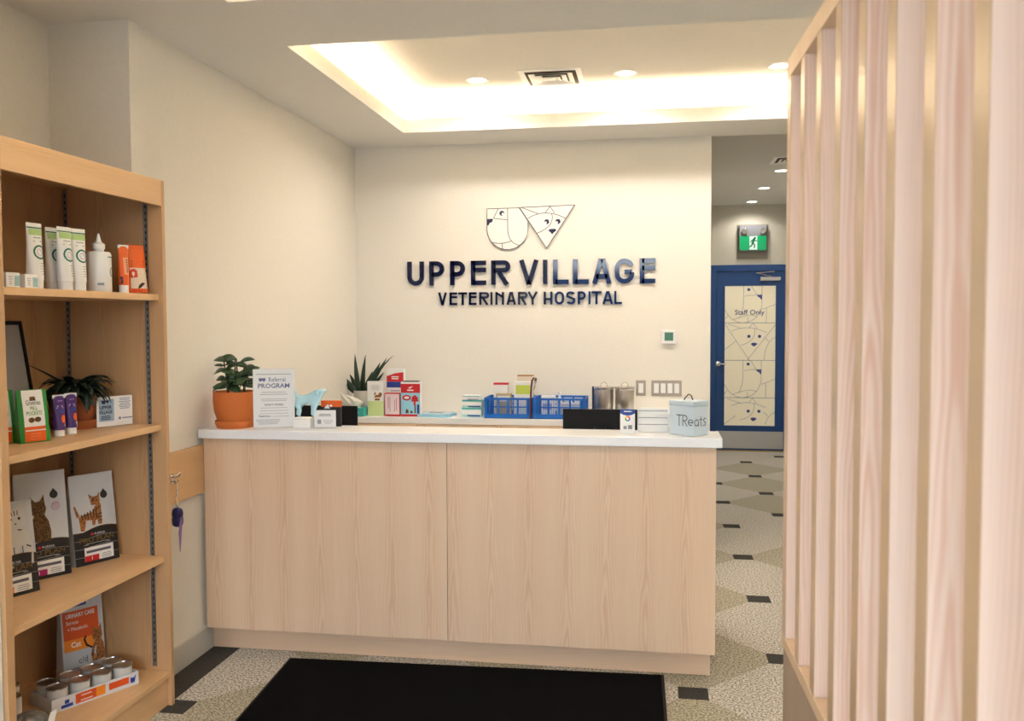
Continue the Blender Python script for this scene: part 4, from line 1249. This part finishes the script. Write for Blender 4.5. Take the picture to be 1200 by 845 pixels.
# dropper bottle
db = thing('dropper_bottle', 'white nozzle bottle on the top shelf between the white and orange tubes', 'bottle', (-2.02, 2.985, Z1+.0005), R(72))
M().lathe([(.001, 0), (.040, 0), (.043, .004), (.043, .138), (.038, .147), (.018, .150), (.018, .158), (.001, .158)], 32).build('body', TUBEW, db, smooth=True)
M().lathe([(.001, .1585), (.022, .1585), (.022, .176), (.012, .182), (.009, .19), (.003, .215), (.001, .215)], 24).build('nozzle_cap', TUBEW, db, smooth=True)
def cyl(r_): return lambda x_, s, d: ((r_+d)*math.sin(x_/r_), -(r_+d)*math.cos(x_/r_), s)
fc = cyl(.043)
a = Art(fc, .0006); a.ring(.030, .074, .016, .005, 20); a.build('ring_print', mat('grey green ring', rgb(120, 130, 116), .4), db)
a = Art(fc, .0006); a.rect(.004, .04, .126, .130, 4); a.lines(.008, .036, .104, .118, 3, .002, 4); a.build('green_print', GRN, db)
a = Art(fc, .0006); a.rect(.05, .056, .01, .146, 1); a.build('orange_stripe', ORANGE, db)
a = Art(fc, .0006); a.rect(-.035, -.012, .024, .033, 4); a.build('date_code', GREYINK, db)
# orange tube
t, fn = tube_item('ointment_tube', 'orange tube standing on a white cap on the top shelf', -2.0, 3.105, Z1+.0005, .182, .019, .044, ORANGE, WHITE, .030, R(70), crimp=WHITE)
a = Art(fn, .0008); a.rect(-.008, .014, .07, .135, 6); a.build('peach_panel', mat('peach print', rgb(240, 160, 110), .4), t)
a = Art(lambda x_, s, d: fn(*(lambda p: (p[0], p[1]))((-s+.0, x_)), d), .0014)
a = Art(fn, .0014)
for k in range(6): a.rect(.003, .010, .078+k*.009, .083+k*.009)
a.build('printed_name', NAVY, t)
a = Art(fn, .0012); a.rect(-.019, -.013, .035, .062, 2); a.build('navy_mark', NAVY, t)
# generic pouch bag
def bag(name, label, x, y, z, w_, h, d_, mt, rz_, cat='bag', top=.004, group=None, lean=.5, bulge=.12, nx=10):
    """Gusseted bag: flat tilted front with slight bulge. Returns thing and front mapping."""
    t = thing(name, label, cat, (x, y, z), rz_, group)
    def front(xx, s):
        k = min(1, max(0, s/h))
        base = -d_/2*(1-k)-top/2*k
        q_ = max(0, 1-(abs(xx)/(w_/2))**4)
        return base-bulge*d_*math.sin(PI*min(1, k*1.05+.02))*q_ if 0 < k < 1 else base
    def back(xx, s):
        k = min(1, max(0, s/h))
        return d_/2*(1-k)+top/2*k+bulge*d_*math.sin(PI*min(1, k))*.7*max(0, 1-(abs(xx)/(w_/2))**4)
    secs = []
    for j in range(13):
        s = h*j/12
        lo = []
        for i in range(nx+1):
            xx = -w_/2+w_*i/nx; lo.append((xx, front(xx, s), s))
        for i in range(nx, -1, -1):
            xx = -w_/2+w_*i/nx; lo.append((xx, back(xx, s), s))
        secs.append(lo)
    M().sections(secs).build('bag_body', mt, t, smooth=True)
    return t, (lambda xx, s, dd: (xx, front(xx, s)-dd-.0004, s))
# orange treat bag, top shelf
t, fn = bag('treat_pouch', 'orange treat pouch with a pale lower front at the right end of the top shelf', -2.02, 3.197, Z1+.0005, .085, .192, .08, mat('dark orange foil', rgb(128, 56, 22), .35), R(55), lean=0, bulge=.2)
a = Art(fn, .0008); a.rect(-.026, .040, .02, .100, 6, 4); a.build('pale_panel', mat('pale cream print', rgb(226, 204, 180), .4), t)
a = Art(fn, .0014); a.rect(-.036, .042, .1, .190, 6, 6); a.rect(-.036, -.026, .004, .1, 1, 5); a.rect(-.026, .042, .004, .02, 6, 1); a.build('orange_panel', ORANGE, t)
a = Art(fn, .0020); a.lines(-.022, .036, .105, .125, 3, .004, 5); a.poly([(-.0, .018), (.014, .024), (.030, .040), (.018, .044), (.006, .034)]); a.build('dark_print', BROWND, t)
a = Art(fn, .0018); a.poly([(-.026, .06), (.002, .064), (.0, .09), (-.012, .098), (-.026, .09)]); a.lines(-.02, .02, .01, .014, 2, .003, 2); a.build('red_print', mat('red orange print', rgb(214, 58, 20), .4), t)
# small cartons
for (x, y, l, h_) in ((-2.02, 2.437, 'small white and teal carton at the far left of the top shelf', .058), (-2.0, 2.515, 'small white carton second from the left on the top shelf', .048), (-2.005, 2.605, 'small white carton right before the first care tube on the top shelf', .046)):
    t, w_, h = carton('small_carton', l, -.026, .026, y, Z1+.0005, h_, PAPER, d=.06, group='small cartons on the top shelf')
    t.location = (x, y, Z1+.0005); t.rotation_euler = (0, 0, R(82))
    a = Art(plane_map(0)); a.rect(w_*.2, w_-.002, .006, h-.01); a.build('teal_panel', mat('soft teal', rgb(150, 190, 196), .5), t)
    a = Art(plane_map(0)); a.lines(-w_+.008, -.002, .012, h-.014, 4, .002, 2); a.build('small_print', GREYINK, t)

# second shelf: picture frame leaning, pouches, purple tubes, desk sign
pf = thing('picture_frame', 'black-framed picture leaning at the back of the second shelf', 'picture frame', (-2.325, 2.915, Z2+.0005), rot=(R(-9), 0, R(90)))
w_, h = .13, .42
M().box(-w_, w_, 0, .012, 0, .014).box(-w_, w_, 0, .012, h-.014, h).box(-w_, -w_+.014, 0, .012, .014, h-.014).box(w_-.014, w_, 0, .012, .014, h-.014).build('frame', BLACK, pf)
M().box(-w_+.014, w_-.014, .005, .007, .014, h-.014).build('picture', mat('grey picture', rgb(170, 172, 176), .4), pf)
M().box(-w_+.014, -w_+.05, .0035, .0045, .014, h*.6).build('picture_dark_area', mat('navy picture', rgb(40, 52, 80), .4), pf)

def pill_pouch(x, y, label, rz_):
    t, fn0 = bag('treat_pouch', label, x, y, Z2+.0005, .100, .180, .05, GREEN, rz_, group='green-edged treat pouches on the second shelf', bulge=.15)
    fn = lambda x_, s_, d_: fn0(x_*.82, s_, d_)
    a = Art(fn, .0006); a.rect(-.043, .043, .055, .178, 6, 8); a.build('white_panel', PAPER, t)
    a = Art(fn, .0006); a.rect(-.043, .043, .004, .0549, 6, 3); a.build('orange_panel', ORANGE, t)
    a = Art(fn, .0012); a.text('Greenies', 0, .128, .024, bold=.01, width=.060); a.build('lettering', mat('forest ink', rgb(30, 84, 46), .5), t)
    a = Art(fn, .0012); a.text('PILL', 0, .111, .017, bold=.02, width=.03); a.text('POCKETS', 0, .094, .018, bold=.02, width=.064); a.build('lettering', mat('bright green ink', rgb(70, 160, 60), .5), t)
    a = Art(fn, .0012); a.disk(-.014, .077, .013, 12, .009); a.disk(.012, .078, .014, 12, .009); a.poly([(-.014, .142), (.012, .142), (.010, .156), (-.01, .156)]); a.build('printed_treats', BROWN1, t)
    a = Art(fn, .0012); a.rect(-.040, .043, .040, .044, 4); a.build('white_stripe', PAPER, t)
    a = Art(fn, .0012); a.lines(-.03, .03, .012, .03, 3, .002, 4); a.build('small_print', mat('peach ink', rgb(240, 150, 100), .5), t)
pill_pouch(-2.11, 2.722, 'white treat pouch with green sides reading PILL POCKETS', R(64))
pill_pouch(-2.19, 2.66, 'darker treat pouch half hidden at the left end of the second shelf', R(64))
for (x, y, l) in ((-2.12, 2.877, 'left of the two purple tubes on the second shelf'), (-2.125, 2.950, 'right of the two purple tubes, nearer the terracotta pot')):
    t, fn = tube_item('paste_tube', l, x, y, Z2+.0005, .148, .020, .043, PURPLE, WHITE, .022, R(62), 'purple tubes on the second shelf', crimp=WHITE)
    a = Art(fn, .0009); a.poly([(-.017, .023), (.018, .023), (.018, .048), (.010, .040), (-.017, .030)]); a.build('white_curve', WHITE, t)
    a = Art(fn, .0009); a.disk(.010, .062, .009, 14, .014); a.build('orange_flame', ORANGE, t)
    a = Art(fn, .0010); a.lines(-.014, .014, .102, .108, 2, .004, 3); a.lines(-.01, .014, .127, .127, 1, .002, 3); a.build('pale_print', mat('lilac ink', rgb(176, 160, 210), .5), t)
    a = Art(fn, .0008); a.rect(-.004, .016, .086, .096, 3); a.build('blue_print', BLUEP, t)
ds = thing('desk_sign', 'small white clinic card in an acrylic holder before the shelf plant', 'sign', (-2.10, 3.182, Z2+.0005), R(66))
hw, hh = .076, .118
M().box(-hw, hw, 0, .003, .002, hh).build('card', PAPER, ds)
M().box(-hw-.002, hw+.002, .0035, .005, 0, hh+.002).box(-hw-.002, hw+.002, -.012, .012, 0, .0015).build('acrylic_holder', ACR, ds)
fm = plane_map(0)
a = Art(fm); a.rect(-hw+.008, -.004, .022, .108); a.build('blue_panel', mat('pale blue print', rgb(160, 186, 206), .5), ds)
a = Art(fm, .0012); a.text('UPPER', -.04, .070, .019, bold=.03, width=.052); a.text('VILLAGE', -.04, .052, .018, bold=.03, width=.056)
a.poly([(-.058, .104), (-.024, .104), (-.03, .09), (-.038, .098), (-.044, .089), (-.055, .092)]); a.lines(-.065, -.015, .03, .042, 3, .003, 3)
a.build('lettering', NAVY, ds)
a = Art(fm); a.lines(.012, .072, .068, .108, 7, .0028, 7); a.lines(.03, .074, .03, .03, 1, .005, 2); a.disk(.02, .03, .006); a.build('small_print', mat('blue grey ink', rgb(120, 134, 168), .5), ds)

# third shelf: cat food bags
def cat_sit(a, c, cx, s0, k):
    """Seated cat silhouette; a = fur art, c = dark stripe art."""
    P = lambda x, z: (cx+x*k, s0+z*k)
    a.poly([P(-.030, 0), P(.034, 0), P(.036, .03), (P(.030, .065)), P(.018, .088), P(-.012, .088), P(-.028, .060), P(-.036, .03)])
    a.poly([P(-.020, .088), P(.020, .088), P(.026, .105), P(.022, .122), P(.012, .130), P(-.010, .130), P(-.022, .120), P(-.026, .104)])
    a.poly([P(-.022, .118), P(-.008, .130), P(-.022, .150)]); a.poly([P(.008, .130), P(.022, .118), P(.021, .152)])
    c.stroke([P(-.030, .06), P(-.055, .075), P(-.065, .10), P(-.058, .112)], .008*k)
    c.disk(*P(-.010, .108), .0035*k, 8); c.disk(*P(.010, .108), .0035*k, 8)
    c.poly([P(-.003, .098), P(.003, .098), P(0, .094)])
    for i in range(3): c.stroke([P(-.008+.008*i, .126), P(-.005+.006*i, .116)], .002*k)
    c.stroke([P(-.010, .0), P(-.010, .045)], .002*k); c.stroke([P(.010, .0), P(.010, .045)], .002*k)
    c.stroke([P(-.03, .04), P(-.02, .045)], .003*k); c.stroke([P(.03, .04), P(.02, .045)], .003*k)
def cat_stand(a, c, cx, s0, k):
    P = lambda x, z: (cx+x*k, s0+z*k)
    a.poly([P(-.062, .045), P(.0, .060), P(.028, .095), P(.044, .09), P(.044, .04), P(.030, .02), P(-.02, .025), P(-.06, .02)])
    a.poly([P(.024, 0), P(.042, 0), P(.044, .045), P(.022, .045)]); a.poly([P(-.004, 0), P(.010, 0), P(.016, .04), P(-.004, .04)])
    a.poly([P(-.058, -.018), P(-.040, -.018), P(-.030, .03), P(-.062, .045)]); a.poly([P(-.07, .04), P(-.058, .05), P(-.074, .095), P(-.080, .09)])
    a.poly([P(.0, .088), P(.040, .088), P(.044, .108), P(.036, .124), P(.010, .124), P(-.002, .108)])
    a.poly([P(-.004, .112), P(.010, .124), P(-.008, .138)]); a.poly([P(.030, .124), P(.042, .112), P(.044, .142)])
    for i in range(6): c.stroke([P(-.050+.014*i, .052+.004*i), P(-.046+.013*i, .034)], .005*k)
    for i in range(3): c.stroke([P(.022, .016+.014*i), P(.044, .018+.014*i)], .004*k)
    c.disk(*P(.012, .106), .0035*k, 8); c.disk(*P(.030, .106), .0035*k, 8)
    for i in range(3): c.stroke([P(.012+.008*i, .122), P(.014+.006*i, .113)], .002*k)
    c.stroke([P(.026, .074), P(.044, .080)], .004*k)
def cat_bag(x, y, label, rz_, kind, accent, w_=.182, h=.365, num='1'):
    t, fn = bag('cat_food_bag', label, x, y, Z3+.0005, w_, h, .085, BAGW, rz_, group='cat food bags on the third shelf', bulge=.1)
    b = Art(fn, .0008)
    n = 10
    topz = [.128+.016*math.sin(PI*min(1, max(0, (i/n-.2)/.9))) for i in range(n+1)]
    for i in range(n):
        xa, xb = -w_/2+w_*i/n, -w_/2+w_*(i+1)/n
        for j in range(4):
            b.poly([(xa, .001+topz[i]*j/4), (xb, .001+topz[i+1]*j/4), (xb, topz[i+1]*(j+1)/4), (xa, topz[i]*(j+1)/4)])
    b.build('black_base', BLACKP, t)
    g_ = Art(fn, .0014)
    g_.stroke([(-w_/2+w_*i/n, topz[i]) for i in range(n+1)], .0022); g_.text('PRO PLAN', .0, .088, .026, width=w_*.78, bold=.01); g_.build('gold_print', GOLD, t)
    g_ = Art(fn, .0014); g_.text('PURINA', .012, .112, .013, width=.045, bold=.02); g_.lines(-w_*.36, w_*.36, .078, .082, 2, .0016, 3); g_.build('lettering', mat('silver ink', rgb(190, 190, 190), .5), t)
    g_ = Art(fn, .0014); g_.disk(-.020, .117, .0055, 10); g_.build('red_dot', RED, t)
    g_ = Art(fn, .0016); g_.rect(-w_*.30, w_*.36, .014, .068, 6, 3); g_.build('white_label', PAPER, t)
    g_ = Art(fn, .0022); g_.rect(-w_*.30, w_*.02, .014, .036, 4, 2); g_.build('accent_patch', accent, t)
    g_ = Art(fn, .0022); g_.rect(-w_*.26, w_*.30, .046, .056, 4); g_.lines(w_*.06, w_*.33, .02, .034, 3, .002, 3); g_.build('lettering', mat('label ink', rgb(90, 90, 100), .5), t)
    g_ = Art(fn, .0028); g_.text(num, -w_*.14, .019, .018, bold=.02); g_.build('lettering', PAPER, t)
    g_ = Art(fn, .0012); g_.disk(.045, h-.075, .015, 16); g_.poly([(.034, h-.066), (.056, h-.066), (.045, h-.052)]); g_.build('black_badge', BLACKP, t)
    if kind == 'sit':
        g_ = Art(fn, .0012); g_.ring(.048, h-.118, .014, .0025, 18); g_.lines(.040, .056, h-.124, h-.112, 3, .002, 2); g_.build('pink_badge', mat('pink ink', rgb(196, 110, 150), .5), t)
    a = Art(fn, .0018); c = Art(fn, .0024)
    if kind == 'sit': cat_sit(a, c, -.015, .138, 1.12); fur = BROWN1
    elif kind == 'stand': cat_stand(a, c, -.012, .150, .88); fur = BROWN2
    else:
        cat_sit(a, c, .03, .10, 1.5); fur = mat('white fur', rgb(210, 206, 200), .6)
    a.build('printed_cat', fur, t); c.build('printed_cat_markings', BROWND, t)
    M().box(-w_/2, w_/2, -.0035, .0035, h-.001, h+.012).build('top_seal', BAGW, t)
cat_bag(-2.19, 3.145, 'cat food bag with a standing ginger tabby and red number patch', R(66), 'stand', RED, h=.336)
cat_bag(-2.245, 2.925, 'cat food bag with a seated brown cat and magenta patch', R(60), 'sit', MAGENTA, h=.378)
cat_bag(-2.21, 2.70, 'cat food bag with a white cat, cut off at the left of the shelf', R(68), 'white', ORANGE, w_=.19, h=.31)

# bottom deck: prescription bag, tray of cans, more cans, plastic bag
t, fn = bag('pet_food_bag', 'white urinary care cat food bag with an orange panel on the bottom shelf', -2.262, 3.164, Z4+.0005, .165, .40, .075, BAGW, R(60), bulge=.12)
fn_ = fn; fn = lambda x_, s_, d_: fn_(x_*.86, s_, d_)
a = Art(fn, .0008); a.rect(-.090, .070, .150, .275, 6, 6); a.build('red_panel', mat('vermilion print', rgb(216, 84, 30), .4), t)
a = Art(fn, .0014); a.rect(-.090, .045, .120, .165, 6, 3); a.build('orange_panel', mat('amber print', rgb(240, 140, 40), .4), t)
a = Art(fn, .0014); a.rect(-.088, .052, .02, .118, 6, 4); a.build('silver_panel', mat('silver print', rgb(190, 196, 202), .35), t)
a = Art(fn, .0014); a.rect(-.072, .018, .290, .315, 6, 2); a.rect(-.05, -.02, .322, .345, 2, 2); a.build('blue_panel', BLUEP, t)
a = Art(fn, .0020); a.text('URINARY CARE', -.012, .250, .023, width=.13, bold=.02); a.text('Stress', -.05, .225, .02, width=.055); a.text('+ Metabolic', -.028, .200, .02, width=.09); a.text('Cat', -.04, .135, .030, bold=.02); a.text("Hill's", -.034, .325, .014, bold=.02); a.lines(-.06, .01, .302, .302, 1, .004, 2); a.build('lettering', PAPER, t)
a = Art(fn, .0020); a.text('c/d', -.01, .066, .036, bold=.01); a.lines(-.07, .04, .030, .05, 3, .003, 5); a.build('lettering', mat('grey lettering', rgb(96, 102, 112), .5), t)
a = Art(fn, .0024); c = Art(fn, .0030); cat_sit(a, c, .060, .060, .95); a.build('printed_cat', BROWN2, t); c.build('printed_cat_markings', BROWND, t)
M().box(-.0825, .0825, -.0035, .0035, .399, .412).build('top_seal', BAGW, t)

tA, tB = Vector((-2.141, 2.824)), Vector((-1.991, 3.128))
td = (tB-tA); tl = td.length
tr = thing('can_tray', 'low white and orange cardboard tray holding pet food cans', 'tray', (tA.x, tA.y, Z4+.0005), math.atan2(td.y, td.x))
dpt = .155
TRW = mat('tray card white', rgb(214, 214, 216), .5)
M().box(0, tl, 0, .003, 0, .050).build('front_wall', TRW, tr); M().box(0, tl, dpt-.003, dpt, 0, .050).build('back_wall', TRW, tr)
M().box(0, .003, .003, dpt-.003, 0, .05).build('side_wall', TRW, tr); M().box(tl-.003, tl, .003, dpt-.003, 0, .05).build('side_wall', TRW, tr)
M().box(.003, tl-.003, .003, dpt-.003, 0, .003).build('tray_floor', TRW, tr)
fm = plane_map(0)
a = Art(fm); a.rect(tl*.26, tl*.60, .008, .044); a.rect(tl*.64, tl*.88, .014, .040); a.build('orange_panel', mat('vermilion print', (0, 0, 0)), tr)
a = Art(fm, .0012); a.rect(tl*.49, tl*.60, .008, .044); a.build('amber_panel', mat('amber print', (0, 0, 0)), tr)
a = Art(fm); a.rect(tl*.10, tl*.23, .008, .020); a.rect(tl*.14, tl*.19, .022, .036); a.poly([(tl*.90, .012), (tl*.95, .012), (tl*.97, .042), (tl*.94, .03), (tl*.90, .034)]); a.build('blue_marks', BLUEP, tr)
a = Art(fm, .0018); a.lines(tl*.30, tl*.46, .016, .034, 2, .003, 3); a.build('pale_marks', PAPER, tr)
CAN = mat('can metal', (.55, .53, .50), .3, 1)
CANL = mat('can label', rgb(210, 206, 198), .45)
def can(lx, ly, lz, label, group, world=None, h=.078):
    t = thing('food_can', label, 'can', (0, 0, 0), 0, group)
    p = world or (tr.matrix_basis @ Vector((lx, ly, lz)))
    t.location = p
    r_ = .036
    M().lathe([(.001, 0), (r_-.001, 0), (r_, .002), (r_, .004)], 28).build('base_rim', CAN, t, smooth=True)
    M().lathe([(r_-.0005, .0042), (r_-.0005, h-.006)], 28, caps=True).build('label', CANL, t, smooth=True)
    M().lathe([(r_-.001, h-.0058), (r_+.001, h-.004), (r_+.001, h), (r_-.002, h), (r_-.003, h-.003), (.001, h-.003)], 28, caps=False).build('lid', CAN, t, smooth=True)
    return t
bpy.context.view_layer.update()
nm = ['leftmost', 'second', 'third', 'rightmost']
for i in range(4):
    for j in range(2):
        can(.042+i*(tl-.084)/3, .041+.074*j, .0035, '%s can in the %s row of the cardboard tray on the bottom shelf' % (nm[i], ('front', 'rear')[j]), 'cans in the cardboard tray')
for i, (x, y) in enumerate(((-2.27, 2.66), (-2.33, 2.74), (-2.235, 2.735), (-2.31, 2.82))):
    can(0, 0, 0, 'can in the dark group behind the tray on the bottom shelf, ' + ('nearest the left panel', 'at the rear left', 'nearest the tray', 'at the rear right')[i], 'loose cans at the back of the bottom shelf', world=(x, y, Z4+.0005), h=.10)
# crumpled bag
pb = thing('plastic_bag', 'crumpled clear plastic bag of dark packets, bottom shelf front left', 'bag', (-2.13, 2.665, Z4+.0005), R(70))
rd = random.Random(3)
secs = []
for (z, w_, d_) in ((0, .075, .05), (.02, .085, .058), (.045, .080, .05), (.062, .06, .035), (.072, .02, .012)):
    secs.append([(w_*math.cos(2*PI*i/22)*(1+rd.uniform(-.10, .10)), d_*math.sin(2*PI*i/22)*(1+rd.uniform(-.12, .12)), z+rd.uniform(0, .006)*(z > 0)) for i in range(22)])
M().sections(secs).build('film', mat('grey bag film', rgb(112, 106, 98), .3, bump=1, bscale=40), pb)
M().add([(.05, -.055, .03), (.08, -.05, .028), (.10, -.035, .06), (.07, -.045, .062), (.05, -.054, .031), (.08, -.049, .029), (.10, -.034, .061), (.07, -.044, .063)], [(0, 1, 2, 3), (7, 6, 5, 4), (0, 4, 5, 1), (1, 5, 6, 2), (2, 6, 7, 3), (3, 7, 4, 0)]).build('film_corner', PAPER, pb)
